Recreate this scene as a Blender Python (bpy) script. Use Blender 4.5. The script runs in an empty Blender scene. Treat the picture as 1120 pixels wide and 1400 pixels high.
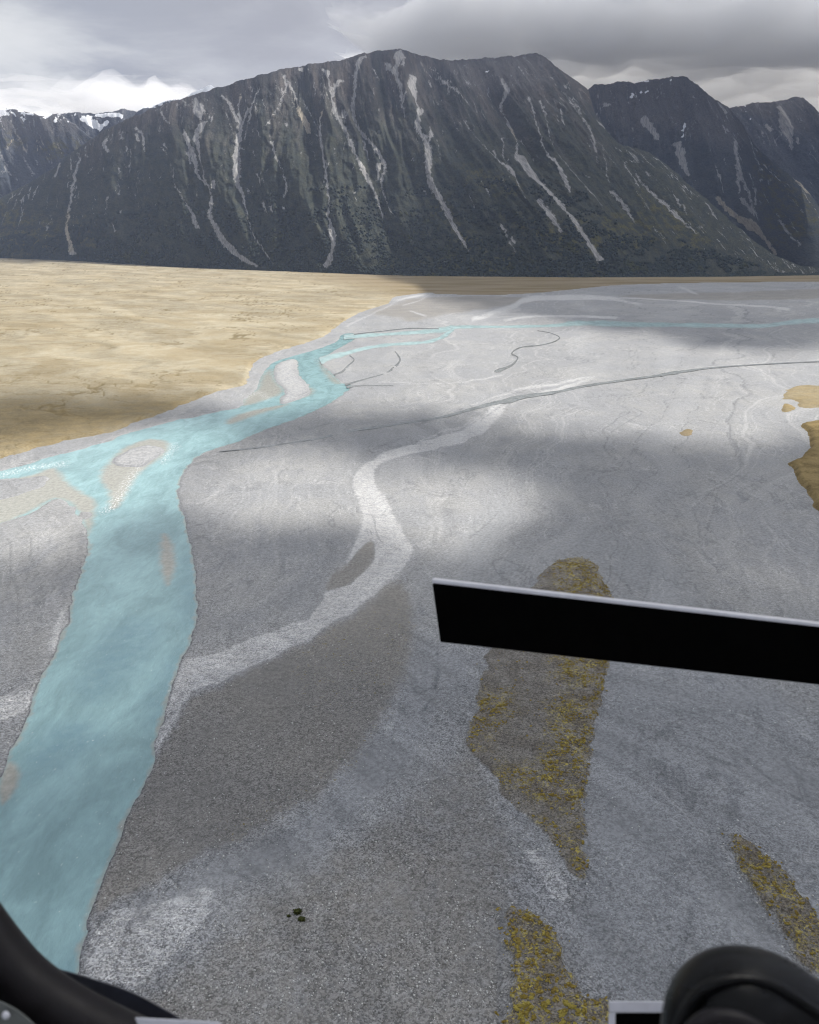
import bpy, math, random
import numpy as np
from mathutils import Vector, Matrix

random.seed(7)
rng = np.random.default_rng(11)
C = bpy.context.scene.collection

# ------------------------------------------------------------------ camera
W, H, F = 1120.0, 1400.0, 1098.0          # photograph frame and focal length in its pixels
CAM_H = 120.0
HORIZON = 325.0
P = math.atan((700.0 - HORIZON) / F)      # downward pitch
CP, SP = math.cos(P), math.sin(P)


def ground(px, py, z=0.0):
    """pixel -> point on the plane of height z"""
    px = np.asarray(px, float); py = np.asarray(py, float)
    a = (px - 560) / F; b = (700 - py) / F
    dy = CP + b * SP; dz = -SP + b * CP
    t = (z - CAM_H) / np.minimum(dz, -1e-4)
    return a * t, dy * t


def pixel(X, Y, Z=0.0):
    zc = Y * CP + (CAM_H - Z) * SP
    zc = np.where(zc < 1, 1, zc)
    yc = Y * SP + (Z - CAM_H) * CP
    return 560 + F * X / zc, 700 - F * yc / zc


def height_at(py, Y):
    t = (700 - py) / F
    return CAM_H + Y * (t * CP - SP) / (CP + t * SP)


# ------------------------------------------------------------------ noise
_perm = rng.permutation(512).astype(np.int64)
_ang = rng.random(512) * 2 * np.pi
_gx, _gy = np.cos(_ang), np.sin(_ang)


def perlin(x, y, seed=0):
    xi = np.floor(x).astype(np.int64); yi = np.floor(y).astype(np.int64)
    xf = x - xi; yf = y - yi
    u = xf * xf * xf * (xf * (xf * 6 - 15) + 10); v = yf * yf * yf * (yf * (yf * 6 - 15) + 10)

    def g(ix, iy, fx, fy):
        h = _perm[(_perm[(ix + seed * 37) & 511] + iy) & 511]
        return _gx[h] * fx + _gy[h] * fy
    a = g(xi, yi, xf, yf); b = g(xi + 1, yi, xf - 1, yf)
    c = g(xi, yi + 1, xf, yf - 1); d = g(xi + 1, yi + 1, xf - 1, yf - 1)
    return (a + u * (b - a)) * (1 - v) + (c + u * (d - c)) * v


def fbm(x, y, octv=4, seed=0, gain=0.5):
    s = 0; a = 1.0
    for k in range(octv):
        s = s + a * perlin(x * 2 ** k, y * 2 ** k, seed + k); a *= gain
    return s


def sstep(a, b, x):
    t = np.clip((x - a) / (b - a), 0, 1)
    return t * t * (3 - 2 * t)


# ------------------------------------------------------------------ outlines
def smooth(pts, closed=True, n=5):
    p = np.asarray(pts, float); N = len(p); out = []
    last = N if closed else N - 1
    for i in range(last):
        if closed:
            p0, p1, p2, p3 = p[i - 1], p[i], p[(i + 1) % N], p[(i + 2) % N]
        else:
            p0, p1, p2, p3 = p[max(i - 1, 0)], p[i], p[i + 1], p[min(i + 2, N - 1)]
        for k in range(n):
            t = k / n
            out.append(0.5 * (2 * p1 + (p2 - p0) * t + (2 * p0 - 5 * p1 + 4 * p2 - p3) * t * t + (3 * p1 - p0 - 3 * p2 + p3) * t ** 3))
    if not closed:
        out.append(p[-1])
    return np.array(out)


def stroke(pts, n=5, wig=0.0, seed=0):
    """centre line with half widths (pixels) -> closed outline (pixels)"""
    c = smooth(pts, False, n)
    d = np.gradient(c[:, :2], axis=0)
    L = np.hypot(d[:, 0], d[:, 1]) + 1e-9
    nx, ny = -d[:, 1] / L, d[:, 0] / L
    w = np.maximum(c[:, 2], 0.3)
    k = np.arange(len(c))
    if wig:
        w = w * (1 + wig * perlin(k * 0.35, k * 0 + seed * 3.3))
    left = np.stack([c[:, 0] + nx * w, c[:, 1] + ny * w], 1)
    right = np.stack([c[:, 0] - nx * w, c[:, 1] - ny * w], 1)
    return np.concatenate([left, right[::-1]]), left, right


def sdf(poly, X, Y, margin=60.0):
    """signed distance (negative inside) of points to a closed outline in the same plane"""
    poly = np.asarray(poly, float)
    out = np.full(X.shape, 1e4)
    m = (X > poly[:, 0].min() - margin) & (X < poly[:, 0].max() + margin) & (Y > poly[:, 1].min() - margin) & (Y < poly[:, 1].max() + margin)
    idx = np.nonzero(m.ravel())[0]
    if len(idx) == 0:
        return out
    xs = X.ravel()[idx]; ys = Y.ravel()[idx]
    best = np.full(len(idx), 1e12); ins = np.zeros(len(idx), bool)
    a = poly; b = np.roll(poly, -1, 0)
    for (ax, ay), (bx, by) in zip(a, b):
        ex, ey = bx - ax, by - ay
        l2 = ex * ex + ey * ey
        if l2 < 1e-12:
            continue
        wx = xs - ax; wy = ys - ay
        t = np.clip((wx * ex + wy * ey) / l2, 0, 1)
        dx = wx - ex * t; dy = wy - ey * t
        np.minimum(best, dx * dx + dy * dy, out=best)
        cond = (ay > ys) != (by > ys)
        if cond.any():
            xc = ax + (ys - ay) * ex / (ey if abs(ey) > 1e-12 else 1e-12)
            ins ^= cond & (xs < xc)
    d = np.sqrt(best)
    out.ravel()[idx] = np.where(ins, -d, d)
    return out


def gpoly(pts, sm=True):
    p = smooth(pts) if sm else np.asarray(pts, float)
    x, y = ground(p[:, 0], np.maximum(p[:, 1], 336))
    return np.stack([x, y], 1)


RIVER = [(475, 456), (467, 458), (460, 467), (443, 474), (425, 480), (400, 487), (375, 495), (362, 507), (356, 517), (352, 529), (345, 537),
         (333, 547), (332, 554), (315, 560), (300, 562), (280, 567), (262, 571), (244, 573), (217, 581), (175, 592), (145, 604), (107, 615), (67, 625), (32, 636),
         (0, 644), (-60, 660), (-200, 700), (-420, 760), (-520, 1000), (-420, 1500), (-250, 1640), (50, 1640), (75, 1470), (90, 1400),
         (98, 1360), (105, 1330), (108, 1315), (113, 1295), (121, 1276), (119, 1266), (123, 1248), (135, 1220), (145, 1190), (155, 1165), (168, 1135),
         (178, 1110), (190, 1085), (200, 1065), (210, 1045), (213, 1030), (215, 1010), (222, 985), (232, 950), (240, 925), (246, 905),
         (256, 890), (263, 875), (268, 850), (270, 830), (268, 800), (264, 765), (261, 740), (256, 722), (250, 705), (246, 690), (244, 670),
         (247, 655), (252, 645), (262, 633), (275, 622), (285, 617), (300, 612), (315, 608), (325, 604), (367, 586), (412, 570), (450, 552), (472, 537),
         (480, 529), (475, 525), (465, 522), (455, 511), (444, 502), (437, 495), (446, 489), (452, 483), (462, 477), (478, 468), (487, 462), (484, 456)]
BARS = [  # gravel bars inside the river
    [(-420, 690), (-200, 672), (0, 655), (30, 655), (58, 651), (67, 655), (62, 662), (50, 668), (30, 675), (0, 684), (-200, 740), (-420, 790)],
    [(-420, 860), (-150, 760), (0, 716), (25, 708), (50, 698), (75, 683), (86, 685), (100, 693), (104, 702), (112, 712), (117, 725), (121, 735), (120, 750), (116, 765),
     (109, 780), (104, 800), (98, 820), (95, 845), (88, 860), (80, 880), (72, 900), (62, 915), (50, 935), (42, 955), (38, 980), (30, 1000), (15, 1025), (0, 1060),
     (-60, 1150), (-200, 1330), (-400, 1400)],
    [(154, 630), (160, 625), (175, 616), (190, 611), (207, 609), (225, 615), (215, 625), (200, 635), (192, 639), (175, 638), (160, 637)],
    [(375, 505), (377, 500), (387, 494), (400, 491), (407, 494), (407, 505), (411, 516), (417, 522), (422, 526), (421, 532), (425, 536), (417, 542), (400, 549),
     (385, 552), (384, 546), (390, 537), (387, 530), (380, 524), (375, 516)],
    [(109, 701), (118, 700), (124, 704), (119, 709), (111, 707)],
]
GRASS = [(-900, 760), (-300, 690), (0, 628), (50, 613), (110, 600), (155, 591), (185, 578), (215, 569), (250, 555), (280, 543), (310, 533), (335, 527), (342, 510), (350, 495),
         (370, 485), (400, 475), (440, 462), (460, 448), (475, 437), (500, 425), (530, 416), (535, 411), (541, 406), (560, 403), (588, 400), (600, 402), (680, 403), (740, 400),
         (800, 394), (860, 389), (1000, 386), (1300, 384), (1900, 383), (1900, 338), (-900, 338)]
ISLE_A = [(765, 768), (790, 765), (812, 772), (828, 795), (838, 815), (840, 850), (836, 900), (826, 950), (815, 1000), (808, 1060), (802, 1110), (800, 1160), (802, 1195),
          (803, 1212), (785, 1200), (765, 1170), (750, 1150), (720, 1125), (690, 1095), (672, 1070), (655, 1050), (638, 1022), (640, 990), (650, 950), (662, 905), (680, 870),
          (715, 820), (740, 785)]
ISLE_B = [(690, 1252), (720, 1251), (745, 1275), (765, 1290), (775, 1320), (790, 1350), (810, 1368), (835, 1372), (842, 1400), (850, 1470), (830, 1560), (688, 1560), (691, 1400), (691, 1330)]
ISLE_C = [(996, 1146), (1008, 1145), (1035, 1165), (1075, 1200), (1120, 1260), (1180, 1330), (1220, 1440), (1170, 1440), (1120, 1347), (1085, 1312), (1060, 1280), (1035, 1240), (1010, 1185)]
ISLE_R = [(1097, 582), (1120, 577), (1250, 548), (1340, 620), (1330, 760), (1200, 730), (1120, 700), (1112, 685), (1092, 662), (1084, 642), (1078, 636), (1100, 625), (1108, 610), (1105, 595)]
ISLE_R2 = [(1072, 538), (1085, 530), (1110, 528), (1160, 535), (1170, 555), (1102, 559), (1085, 548), (1072, 546)]
ISLE_R3 = [(1068, 561), (1074, 552), (1088, 560), (1075, 565)]
ISLE_S = [(928, 594), (938, 588), (948, 590), (944, 596), (934, 598)]

PALE = [[(690, 560), (660, 592), (600, 614), (550, 625), (515, 641), (511, 655), (517, 670), (530, 690), (540, 715), (555, 740), (566, 757), (545, 785), (515, 815), (480, 840),
         (430, 868), (380, 895), (330, 920), (290, 936), (265, 952), (245, 978), (230, 1010), (215, 1034), (213, 1015), (219, 990), (225, 975), (235, 945), (250, 912), (280, 898), (330, 881), (390, 858),
         (420, 843), (440, 822), (452, 800), (470, 770), (488, 740), (494, 715), (490, 690), (482, 668), (485, 650), (500, 637), (530, 620), (580, 605), (620, 591), (650, 573), (682, 552)],
        [(112, 1310), (118, 1285), (135, 1265), (170, 1245), (230, 1232), (290, 1222), (280, 1258), (240, 1300), (195, 1345), (120, 1332)],
        [(722, 1160), (760, 1190), (778, 1222), (772, 1232), (750, 1215), (725, 1180)],
        [(748, 1100), (775, 1115), (800, 1130), (800, 1142), (770, 1128), (748, 1110)],
        [(0, 960), (40, 945), (38, 965), (0, 990)], [(62, 880), (80, 840), (86, 842), (72, 895)]]
PALE_HOLE = [(510, 745), (512, 765), (500, 785), (470, 805), (448, 809), (455, 790), (480, 765), (500, 747)]
DARK2 = [(645, 1010), (570, 1085), (450, 1175), (340, 1245), (240, 1335), (170, 1420), (250, 1560), (688, 1560), (690, 1250), (720, 1200), (690, 1120)]
DARK = [[(520, 812), (545, 800), (562, 830), (562, 880), (545, 940), (520, 985), (480, 1040), (440, 1080), (400, 1105), (350, 1135), (290, 1168), (230, 1198), (170, 1230), (125, 1250),
         (140, 1190), (185, 1095), (213, 1045), (245, 985), (270, 955), (330, 924), (430, 872), (480, 846)],
        [(560, 440), (620, 428), (680, 420), (740, 412), (700, 406), (600, 406), (545, 412), (540, 428)],
        [(505, 428), (560, 436), (590, 430), (560, 418), (530, 418)],
        [(860, 405), (980, 400), (1120, 396), (1120, 408), (1000, 410), (900, 410)]]
FINE = [[(835, 905), (900, 915), (1000, 930), (1090, 980), (1130, 1060), (1130, 1290), (1060, 1190), (1005, 1140), (990, 1160), (1020, 1220), (1060, 1290), (1120, 1360), (1140, 1480), (870, 1480), (830, 1360), (800, 1300), (785, 1250), (806, 1215),
         (804, 1170), (815, 1040), (828, 960)],
        stroke([(610, 880, 30), (590, 930, 32), (560, 990, 30), (510, 1060, 28), (440, 1125, 26), (350, 1185, 22), (250, 1225, 18), (150, 1262, 10)])[0].tolist()[::3],
        [(620, 790), (700, 760), (800, 740), (900, 760), (960, 820), (900, 850), (840, 800), (790, 755), (740, 775), (680, 850), (640, 850)],
        [(620, 760), (650, 720), (680, 690), (700, 700), (690, 740), (665, 790), (640, 790)]]
WET_OR_SHADE = [[(982, 668, 1.5), (975, 700, 3), (964, 735, 2.5), (959, 755, 1)], [(1004, 765, 1), (1010, 775, 2.5), (1020, 795, 3), (1025, 808, 1)],
       [(1050, 848, 1.5), (1070, 828, 2), (1098, 800, 1)], [(978, 808, 1), (992, 820, 2), (1005, 832, 1)],
       [(990, 515, .8), (1000, 528, 1.2), (1012, 542, 1.8), (1022, 550, 1.8), (1041, 561, .8)], [(965, 540, .8), (985, 552, 1), (1005, 568, 1), (1025, 585, 2), (1028, 600, 2.5), (1016, 624, 1)],
       [(842, 788, 1), (855, 800, 2), (866, 815, 3)], [(690, 790, 1), (700, 802, 2.5), (706, 800, 1)], [(723, 680, 1), (720, 690, 2), (718, 695, 1)], [(583, 730, .6), (590, 722, 1.2), (596, 715, .6)],
       [(597, 890, 2), (599, 925, 4), (590, 955, 3), (580, 975, 2)], [(908, 1055, 3), (914, 1085, 4), (916, 1115, 2)], [(870, 1255, 2), (900, 1280, 3), (940, 1310, 3)],
       [(1020, 1040, 3), (1060, 1075, 2), (1110, 1110, 2)], [(845, 500, .6), (870, 485, .8), (900, 472, .6)], [(1053, 478, .8), (1061, 484, 1.2), (1057, 487, 1.4), (1063, 491, .8)],
       [(520, 612, .8), (535, 606, 2), (560, 598, 1.5)], [(800, 478, .8), (812, 492, 1), (816, 503, .8)], [(525, 505, .5), (530, 512, 1), (536, 520, .5)], [(610, 517, .5), (620, 522, .6), (660, 508, .5)],
       [(780, 1236, 5), (800, 1210, 3), (806, 1195, 2)], [(770, 1225, 3), (785, 1250, 4), (795, 1275, 3)], [(686, 1250, 2), (683, 1300, 5), (684, 1360, 6), (685, 1450, 6)],  # last stroke here: shade of the bottom island's scarp, painted dark
       [(262, 640, 1.5), (280, 655, 1), (330, 648, 1)], [(250, 712, 1), (275, 718, 1.5), (330, 690, 1), (360, 683, .6)], [(640, 740, 2), (670, 715, 2), (690, 690, 1)],
       [(655, 576, 2), (672, 566, 2), (690, 553, 3), (700, 549, 2)], [(638, 586, 1), (650, 578, 1.5), (660, 570, 1)]]
SHOAL = [  # shallow water with the bed showing through
    [(-100, 690), (0, 660), (40, 650), (75, 640), (90, 655), (100, 665), (125, 680), (132, 690), (128, 710), (122, 730), (112, 712), (100, 693), (75, 682), (40, 700), (0, 717), (-100, 750)],
    [(136, 650), (150, 630), (170, 612), (205, 600), (232, 606), (225, 622), (200, 640), (185, 655), (165, 690), (150, 695), (148, 675)],
    [(332, 555), (335, 542), (350, 532), (358, 515), (370, 505), (378, 520), (388, 535), (370, 545)],
    [(310, 575), (330, 565), (370, 556), (395, 553), (350, 568), (315, 580)], [(420, 530), (430, 533), (425, 540), (415, 543)], [(436, 496), (445, 503), (462, 520), (470, 524), (455, 523), (440, 505)],
    [(222, 730), (235, 740), (240, 770), (232, 800), (222, 790), (218, 760)],
    [(0, 1060), (15, 1040), (28, 1060), (15, 1090), (0, 1100)], [(440, 497), (470, 490), (480, 486), (478, 490), (455, 497)]]
DEEPS = [[(130, 880), (180, 845), (215, 855), (205, 890), (160, 940), (120, 960), (110, 930)], [(200, 960), (220, 930), (232, 900), (245, 890), (235, 940), (215, 990), (205, 985)],
         [(60, 1000), (110, 985), (140, 1010), (100, 1040), (55, 1060), (30, 1055)], [(250, 770), (262, 770), (267, 830), (258, 860), (250, 820)],
         [(85, 1330), (100, 1300), (112, 1290), (106, 1325), (95, 1370)]]
FOAM = [[(240, 608, 4), (232, 618, 4), (222, 632, 3)], [(190, 640, 3), (178, 655, 4), (168, 672, 5), (155, 690, 5), (140, 700, 3)], [(0, 650, 3), (40, 640, 3), (90, 634, 3)],
        [(335, 545, 2), (352, 537, 2), (366, 545, 2)], [(434, 492, 2), (446, 489, 2), (452, 487, 1)],
        [(245, 925, 3), (235, 945, 3)], [(465, 520, 1.5), (478, 524, 1.5), (495, 522, 1)]]

BRANCH = [(470, 461, 2.5), (500, 458.5, 2.3), (543, 456, 2.2), (586, 453, 2.5), (612, 450, 3.6), (629, 447, 2.2), (700, 446.5, 1.6), (757, 445, 1.8), (786, 442, 3.0), (820, 442, 3.2), (860, 443.5, 3),
          (914, 444, 2.6), (983, 445, 2.6), (1043, 445.5, 2.5), (1071, 442, 2.8), (1100, 439, 3.0), (1140, 438, 3), (1260, 436, 3)]
SIDE = [(438, 494, 4), (452, 488, 3.6), (466, 485, 3), (480, 481, 2.4), (500, 476, 2), (530, 471.5, 1.9), (560, 469.5, 1.8), (586, 467, 1.8), (604, 461, 2.3), (613, 455, 2.5), (620, 450, 2)]
THREADS = [
    [(472, 526, 1.6), (500, 518, 1), (525, 511, 1), (537, 504, 1.6), (547, 492, 1.4), (540, 480, .7)],
    [(474, 529, 1.8), (500, 527, 1), (560, 527.5, .5)],
    [(457, 512, 1.2), (468, 508, 1.4), (476, 500, 1.2), (484, 492, 1), (478, 486, 1)],
    [(484, 457, 1), (520, 453, .8), (560, 449, .9), (600, 449.5, .7)],
]
STREAM = [(300, 617, .6), (350, 612, 1), (400, 605, 1.2), (437, 599, 1.2), (480, 589, 1.8), (542, 580, 1.7), (605, 570, 1.8), (642, 560, 2.2), (672, 552, 2.6), (697, 547, 4), (717, 542, 3), (760, 536, 2), (800, 527.5, 1.8),
          (857, 519, 1.6), (895, 514, 1.8), (914, 510.6, 2.4), (935, 507.5, 2), (971, 503, 1.1), (1029, 498.6, .9), (1120, 494, .8), (1250, 489, .7)]
CREEK = [(735, 452, .6), (752, 455, .6), (765, 461, .9), (758, 467, .9), (738, 472, .9), (712, 475, 1.1), (700, 483, 1.3), (708, 489, 1.1), (700, 499, 1.5), (684, 506, 3), (676, 508, 1.2)]
RILL = [(1100, 400, 1.2), (1060, 412, 1.5), (1080, 420, 2.2), (1095, 428, 1.6), (1120, 434, 1.6), (1180, 440, 2)]
WHITE_RIM = [[(560, 612, 1), (690, 555, 3)], [(700, 555, 2), (730, 545, 1.5), (745, 537, 2.5), (790, 527, 2.5), (818, 517, 1.2)], [(640, 556, 1), (690, 540, 2), (745, 528, 2.5), (790, 521, 2), (815, 516, 1)], [(905, 513, 1), (945, 509, 2), (990, 500, .8)],
             [(470, 447, 1.5), (530, 420, 1.5), (545, 410, 1.5), (590, 402, 1.5)], [(548, 418, 1), (580, 410, 1), (595, 401, 1.5)], [(560, 425, 1), (590, 432, 2)], [(640, 438, 3), (700, 420, 5), (740, 408, 4), (830, 408, 3), (880, 418, 2)],
             [(690, 438, 2), (760, 432, 2), (850, 436, 2)], [(935, 392, 1), (950, 398, 2.5), (965, 403, 1)], [(850, 408, 1), (930, 412, 1.2), (1030, 418, 1.5), (1080, 424, 2)], [(520, 524, .8), (610, 524, .8), (680, 515, 1.5), (690, 510, 1)]]

# ------------------------------------------------------------------ ground evaluation
P_RIVER = gpoly(RIVER); P_BARS = [gpoly(b) for b in BARS]
P_GRASS = gpoly(GRASS)
ISLES = {'a': gpoly(ISLE_A), 'b': gpoly(ISLE_B), 'c': gpoly(ISLE_C), 'r': gpoly(ISLE_R), 'r2': gpoly(ISLE_R2), 'r3': gpoly(ISLE_R3), 's': gpoly(ISLE_S)}


def jit(X, Y, amp, wl, seed):
    return amp * fbm(X / wl, Y / wl, 4, seed, 0.6)


def river_sd(X, Y):
    r = sdf(P_RIVER, X, Y, 80)
    for b in P_BARS:
        r = np.maximum(r, -sdf(b, X, Y, 80))
    return r + jit(X, Y, .9, 11.0, 3) * np.clip(np.hypot(X, Y) / 200, .6, 2)


def base_z(X, Y, r):
    dist = np.hypot(X, Y)
    rough = fbm(X / 45, Y / 45, 4, 5) * 0.35 + (np.abs(fbm((X + 9 * perlin(X / 60, Y / 60, 9)) / 26, Y / 40, 3, 12)) - .2) * 0.35
    out = 0.4 * sstep(0, 1.4, r) + 0.45 * sstep(2, 45, r) + rough * sstep(0, 14, r)
    near = 1 - sstep(260, 520, dist)
    small = fbm(X / 3.2, Y / 3.2, 3, 21) * 0.10 * near * sstep(0, 2, r)
    inn = -0.9 * sstep(0, 3.5, -r)
    z = np.where(r > 0, out + small, inn)
    flat = sstep(420, 900, Y)
    return z * (1 - flat) + np.where(r > 0, 0.45 * sstep(0, 2.5, r), inn) * flat


# ------------------------------------------------------------------ mesh helpers
def link_mesh(name, verts, faces, mat=None, parent=None, smooth_=True):
    me = bpy.data.meshes.new(name)
    verts = np.asarray(verts, np.float32)
    if isinstance(faces, np.ndarray):
        n = faces.shape[1]
        me.vertices.add(len(verts)); me.vertices.foreach_set('co', verts.ravel())
        me.loops.add(faces.size); me.loops.foreach_set('vertex_index', faces.astype(np.int32).ravel())
        me.polygons.add(len(faces)); me.polygons.foreach_set('loop_start', np.arange(0, faces.size, n, dtype=np.int32))
        me.update(calc_edges=True)
    else:
        me.from_pydata([tuple(map(float, v)) for v in verts], [], faces)
    if smooth_:
        me.polygons.foreach_set('use_smooth', np.ones(len(me.polygons), bool))
    o = bpy.data.objects.new(name, me); C.objects.link(o)
    if mat: me.materials.append(mat)
    if parent: o.parent = parent
    return o


def attr(o, name, vals):
    a = o.data.attributes.new(name, 'FLOAT', 'POINT'); a.data.foreach_set('value', np.asarray(vals, np.float32).ravel())


def vattr(o, name, vals):
    a = o.data.attributes.new(name, 'FLOAT_VECTOR', 'POINT'); a.data.foreach_set('vector', np.asarray(vals, np.float32).ravel())


def tag(o, label, cat, group=None, kind=None):
    o['label'] = label; o['category'] = cat
    if group: o['group'] = group
    if kind: o['kind'] = kind
    return o


def grid_faces(nr, nc, keep=None):
    i = np.arange(nr - 1)[:, None] * nc + np.arange(nc - 1)[None, :]
    f = np.stack([i, i + 1, i + nc + 1, i + nc], -1)
    if keep is not None:
        f = f[keep]
    return f.reshape(-1, 4)


# ------------------------------------------------------------------ material helpers
class NT:
    def __init__(self, name, vol=False):
        self.m = bpy.data.materials.new(name); self.m.use_nodes = True
        self.t = self.m.node_tree; self.t.nodes.clear()
        self.out = self.t.nodes.new('ShaderNodeOutputMaterial')

    def n(self, typ, **kw):
        nd = self.t.nodes.new(typ)
        for k, v in kw.items():
            if k == 'ins':
                for a, b in v.items():
                    if isinstance(b, bpy.types.NodeSocket): self.t.links.new(b, nd.inputs[a])
                    else: nd.inputs[a].default_value = b
            else: setattr(nd, k, v)
        return nd

    def link(self, a, b): self.t.links.new(a, b)

    def attr(self, name): return self.n('ShaderNodeAttribute', attribute_name=name).outputs['Fac']

    def vec(self, name): return self.n('ShaderNodeAttribute', attribute_name=name).outputs['Vector']

    def pos(self): return self.n('ShaderNodeTexCoord').outputs['Object']

    def noise(self, vec, scale, detail=4, rough=.55, dist=0.0):
        return self.n('ShaderNodeTexNoise', ins={'Vector': vec, 'Scale': scale, 'Detail': detail, 'Roughness': rough, 'Distortion': dist}).outputs['Fac']

    def math(self, op, a, b=0.0, c=None, clamp=False):
        ins = {0: a, 1: b}
        if c is not None: ins[2] = c
        return self.n('ShaderNodeMath', operation=op, use_clamp=clamp, ins=ins).outputs[0]

    def ramp(self, v, lo, hi, a=0.0, b=1.0):
        return self.n('ShaderNodeMapRange', clamp=True, interpolation_type='SMOOTHSTEP', ins={0: v, 1: lo, 2: hi, 3: a, 4: b}).outputs[0]

    def mix(self, f, a, b, blend='MIX'):
        nd = self.n('ShaderNodeMix', data_type='RGBA', blend_type=blend)
        for k, v in ((0, f), (6, a), (7, b)):
            if isinstance(v, bpy.types.NodeSocket): self.link(v, nd.inputs[k])
            else: nd.inputs[k].default_value = (v if k == 0 else (*v, 1.0))
        return nd.outputs[2]

    def scale(self, col, f):
        """multiply a colour by a float socket"""
        return self.n('ShaderNodeVectorMath', operation='SCALE', ins={0: col, 3: f}).outputs[0]

    def mapping(self, vec, sc=(1, 1, 1), rot=(0, 0, 0)):
        return self.n('ShaderNodeMapping', ins={'Vector': vec, 'Scale': sc, 'Rotation': rot}).outputs[0]

    def bump(self, h, dist, strength=1.0, normal=None):
        nd = self.n('ShaderNodeBump', ins={'Height': h, 'Distance': dist, 'Strength': strength})
        if normal: self.link(normal, nd.inputs['Normal'])
        return nd.outputs[0]

    def finish(self, col, rough=.9, spec=.3, normal=None, **kw):
        b = self.n('ShaderNodeBsdfPrincipled')
        for k, v in (('Base Color', col), ('Roughness', rough), ('Specular IOR Level', spec)):
            if isinstance(v, bpy.types.NodeSocket): self.link(v, b.inputs[k])
            else: b.inputs[k].default_value = (*v, 1) if isinstance(v, tuple) else v
        if normal: self.link(normal, b.inputs['Normal'])
        for k, v in kw.items(): b.inputs[k].default_value = v
        self.link(b.outputs[0], self.out.inputs['Surface'])
        return self.m


def pebbles(t, p, coarse):
    """random stones: brightness factor and height; coarse = 0..1 socket or float"""
    v1 = t.n('ShaderNodeTexVoronoi', ins={'Vector': p, 'Scale': 3.4, 'Randomness': 1.0})
    v2 = t.n('ShaderNodeTexVoronoi', ins={'Vector': p, 'Scale': 2.1, 'Randomness': 1.0})
    s1 = t.n('ShaderNodeSeparateColor', ins={0: v1.outputs['Color']}).outputs[0]
    s2 = t.n('ShaderNodeSeparateColor', ins={0: v2.outputs['Color']}).outputs[1]
    a = t.ramp(s1, 0.0, 1.0, -0.42, 0.52)
    big = t.math('MULTIPLY', t.ramp(s2, .82, .97, 0.0, .6), t.ramp(v2.outputs['Distance'], .28, .42, 1.0, 0.0))
    small_n = t.noise(p, 0.9, 3, .6)
    k = t.math('MULTIPLY', t.math('ADD', a, big), coarse)
    f = t.math('ADD', 1.0, t.math('ADD', k, t.ramp(small_n, .3, .7, -.16, .16)))
    f = t.math('MAXIMUM', f, .22)
    hgt = t.math('MULTIPLY', t.math('SUBTRACT', 1.0, v1.outputs['Distance']), t.math('ADD', coarse, .15))
    return f, hgt


# ground
t = NT('gravel')
p = t.pos()
pale, dark, fine, wet_or_shade = (t.attr(k) for k in ('pale', 'dark', 'fine', 'wet_or_shade'))
n_edge = t.noise(p, .35, 6, .65)
jj = t.math('MULTIPLY', t.math('SUBTRACT', n_edge, .5), 1.1)
edge = lambda m, lo=.38, hi=.62: t.ramp(t.math('ADD', m, jj), lo, hi)
mp, md, mf, mw = edge(pale, .25, .75), edge(dark, .1, .9), edge(fine, .0, 1.0), edge(wet_or_shade, .25, .75)
big = t.noise(p, .012, 6, .6, .6)
mid = t.noise(t.mapping(p, (1, .55, 1), (0, 0, .5)), .06, 6, .62, 1.2)
col = t.mix(t.ramp(big, .35, .65), (.226, .232, .242), (.260, .262, .262))
col = t.mix(t.ramp(mid, .42, .7), col, (.225, .23, .24))
col = t.mix(mf, col, (.238, .245, .255))
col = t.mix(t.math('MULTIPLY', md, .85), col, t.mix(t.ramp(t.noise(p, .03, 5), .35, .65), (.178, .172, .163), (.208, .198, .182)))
pst = t.noise(t.mapping(p, (.35, 1.6, 1), (0, 0, .55)), .45, 6, .7, .5)
palecol = t.mix(t.ramp(pst, .34, .68), (.315, .32, .33), (.40, .40, .40))
col = t.mix(mp, col, palecol)
st_ = t.math('MULTIPLY', t.attr('streak'), t.ramp(t.noise(t.mapping(p, (.3, 1.5, 1), (0, 0, .6)), .55, 7, .78, .8), .53, .62))
col = t.mix(st_, col, (.52, .52, .51))
# drainage lines: thin swirls left by earlier flows
wr = t.n('ShaderNodeTexNoise', ins={'Vector': t.mapping(p, (1, .5, 1), (0, 0, -.35)), 'Scale': .032, 'Detail': 5, 'Roughness': .55, 'Distortion': 1.6}).outputs['Fac']
lines = t.ramp(t.math('ABSOLUTE', t.math('SUBTRACT', wr, .5)), .0, .03, 1.0, 0.0)
lines = t.math('MULTIPLY', lines, t.math('MULTIPLY', t.ramp(t.noise(p, .02, 3), .44, .6), t.math('SUBTRACT', 1.0, md)))
col = t.mix(t.math('MULTIPLY', lines, .45), col, (.13, .135, .145))
wr2 = t.n('ShaderNodeTexNoise', ins={'Vector': t.mapping(p, (1, .35, 1), (0, 0, .3)), 'Scale': .05, 'Detail': 4, 'Roughness': .5, 'Distortion': 1.0}).outputs['Fac']
lines2 = t.math('MULTIPLY', t.ramp(t.math('ABSOLUTE', t.math('SUBTRACT', wr2, .5)), .0, .016, 1.0, 0.0), t.math('MULTIPLY', t.ramp(t.noise(p, .035, 3), .44, .58), t.math('SUBTRACT', 1.0, md)))
col = t.mix(t.math('MULTIPLY', lines2, .3), col, (.40, .40, .40))
col = t.mix(t.math('MULTIPLY', mw, .8), col, (.095, .10, .11))
bars = t.attr('bars')
col = t.scale(col, t.math('ADD', 1.0, t.math('MULTIPLY', t.ramp(bars, -.8, .8, -.15, .12), t.attr('cobble'))))
col = t.mix(t.math('MULTIPLY', t.attr('rills'), .36), col, (.12, .125, .135))
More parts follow.
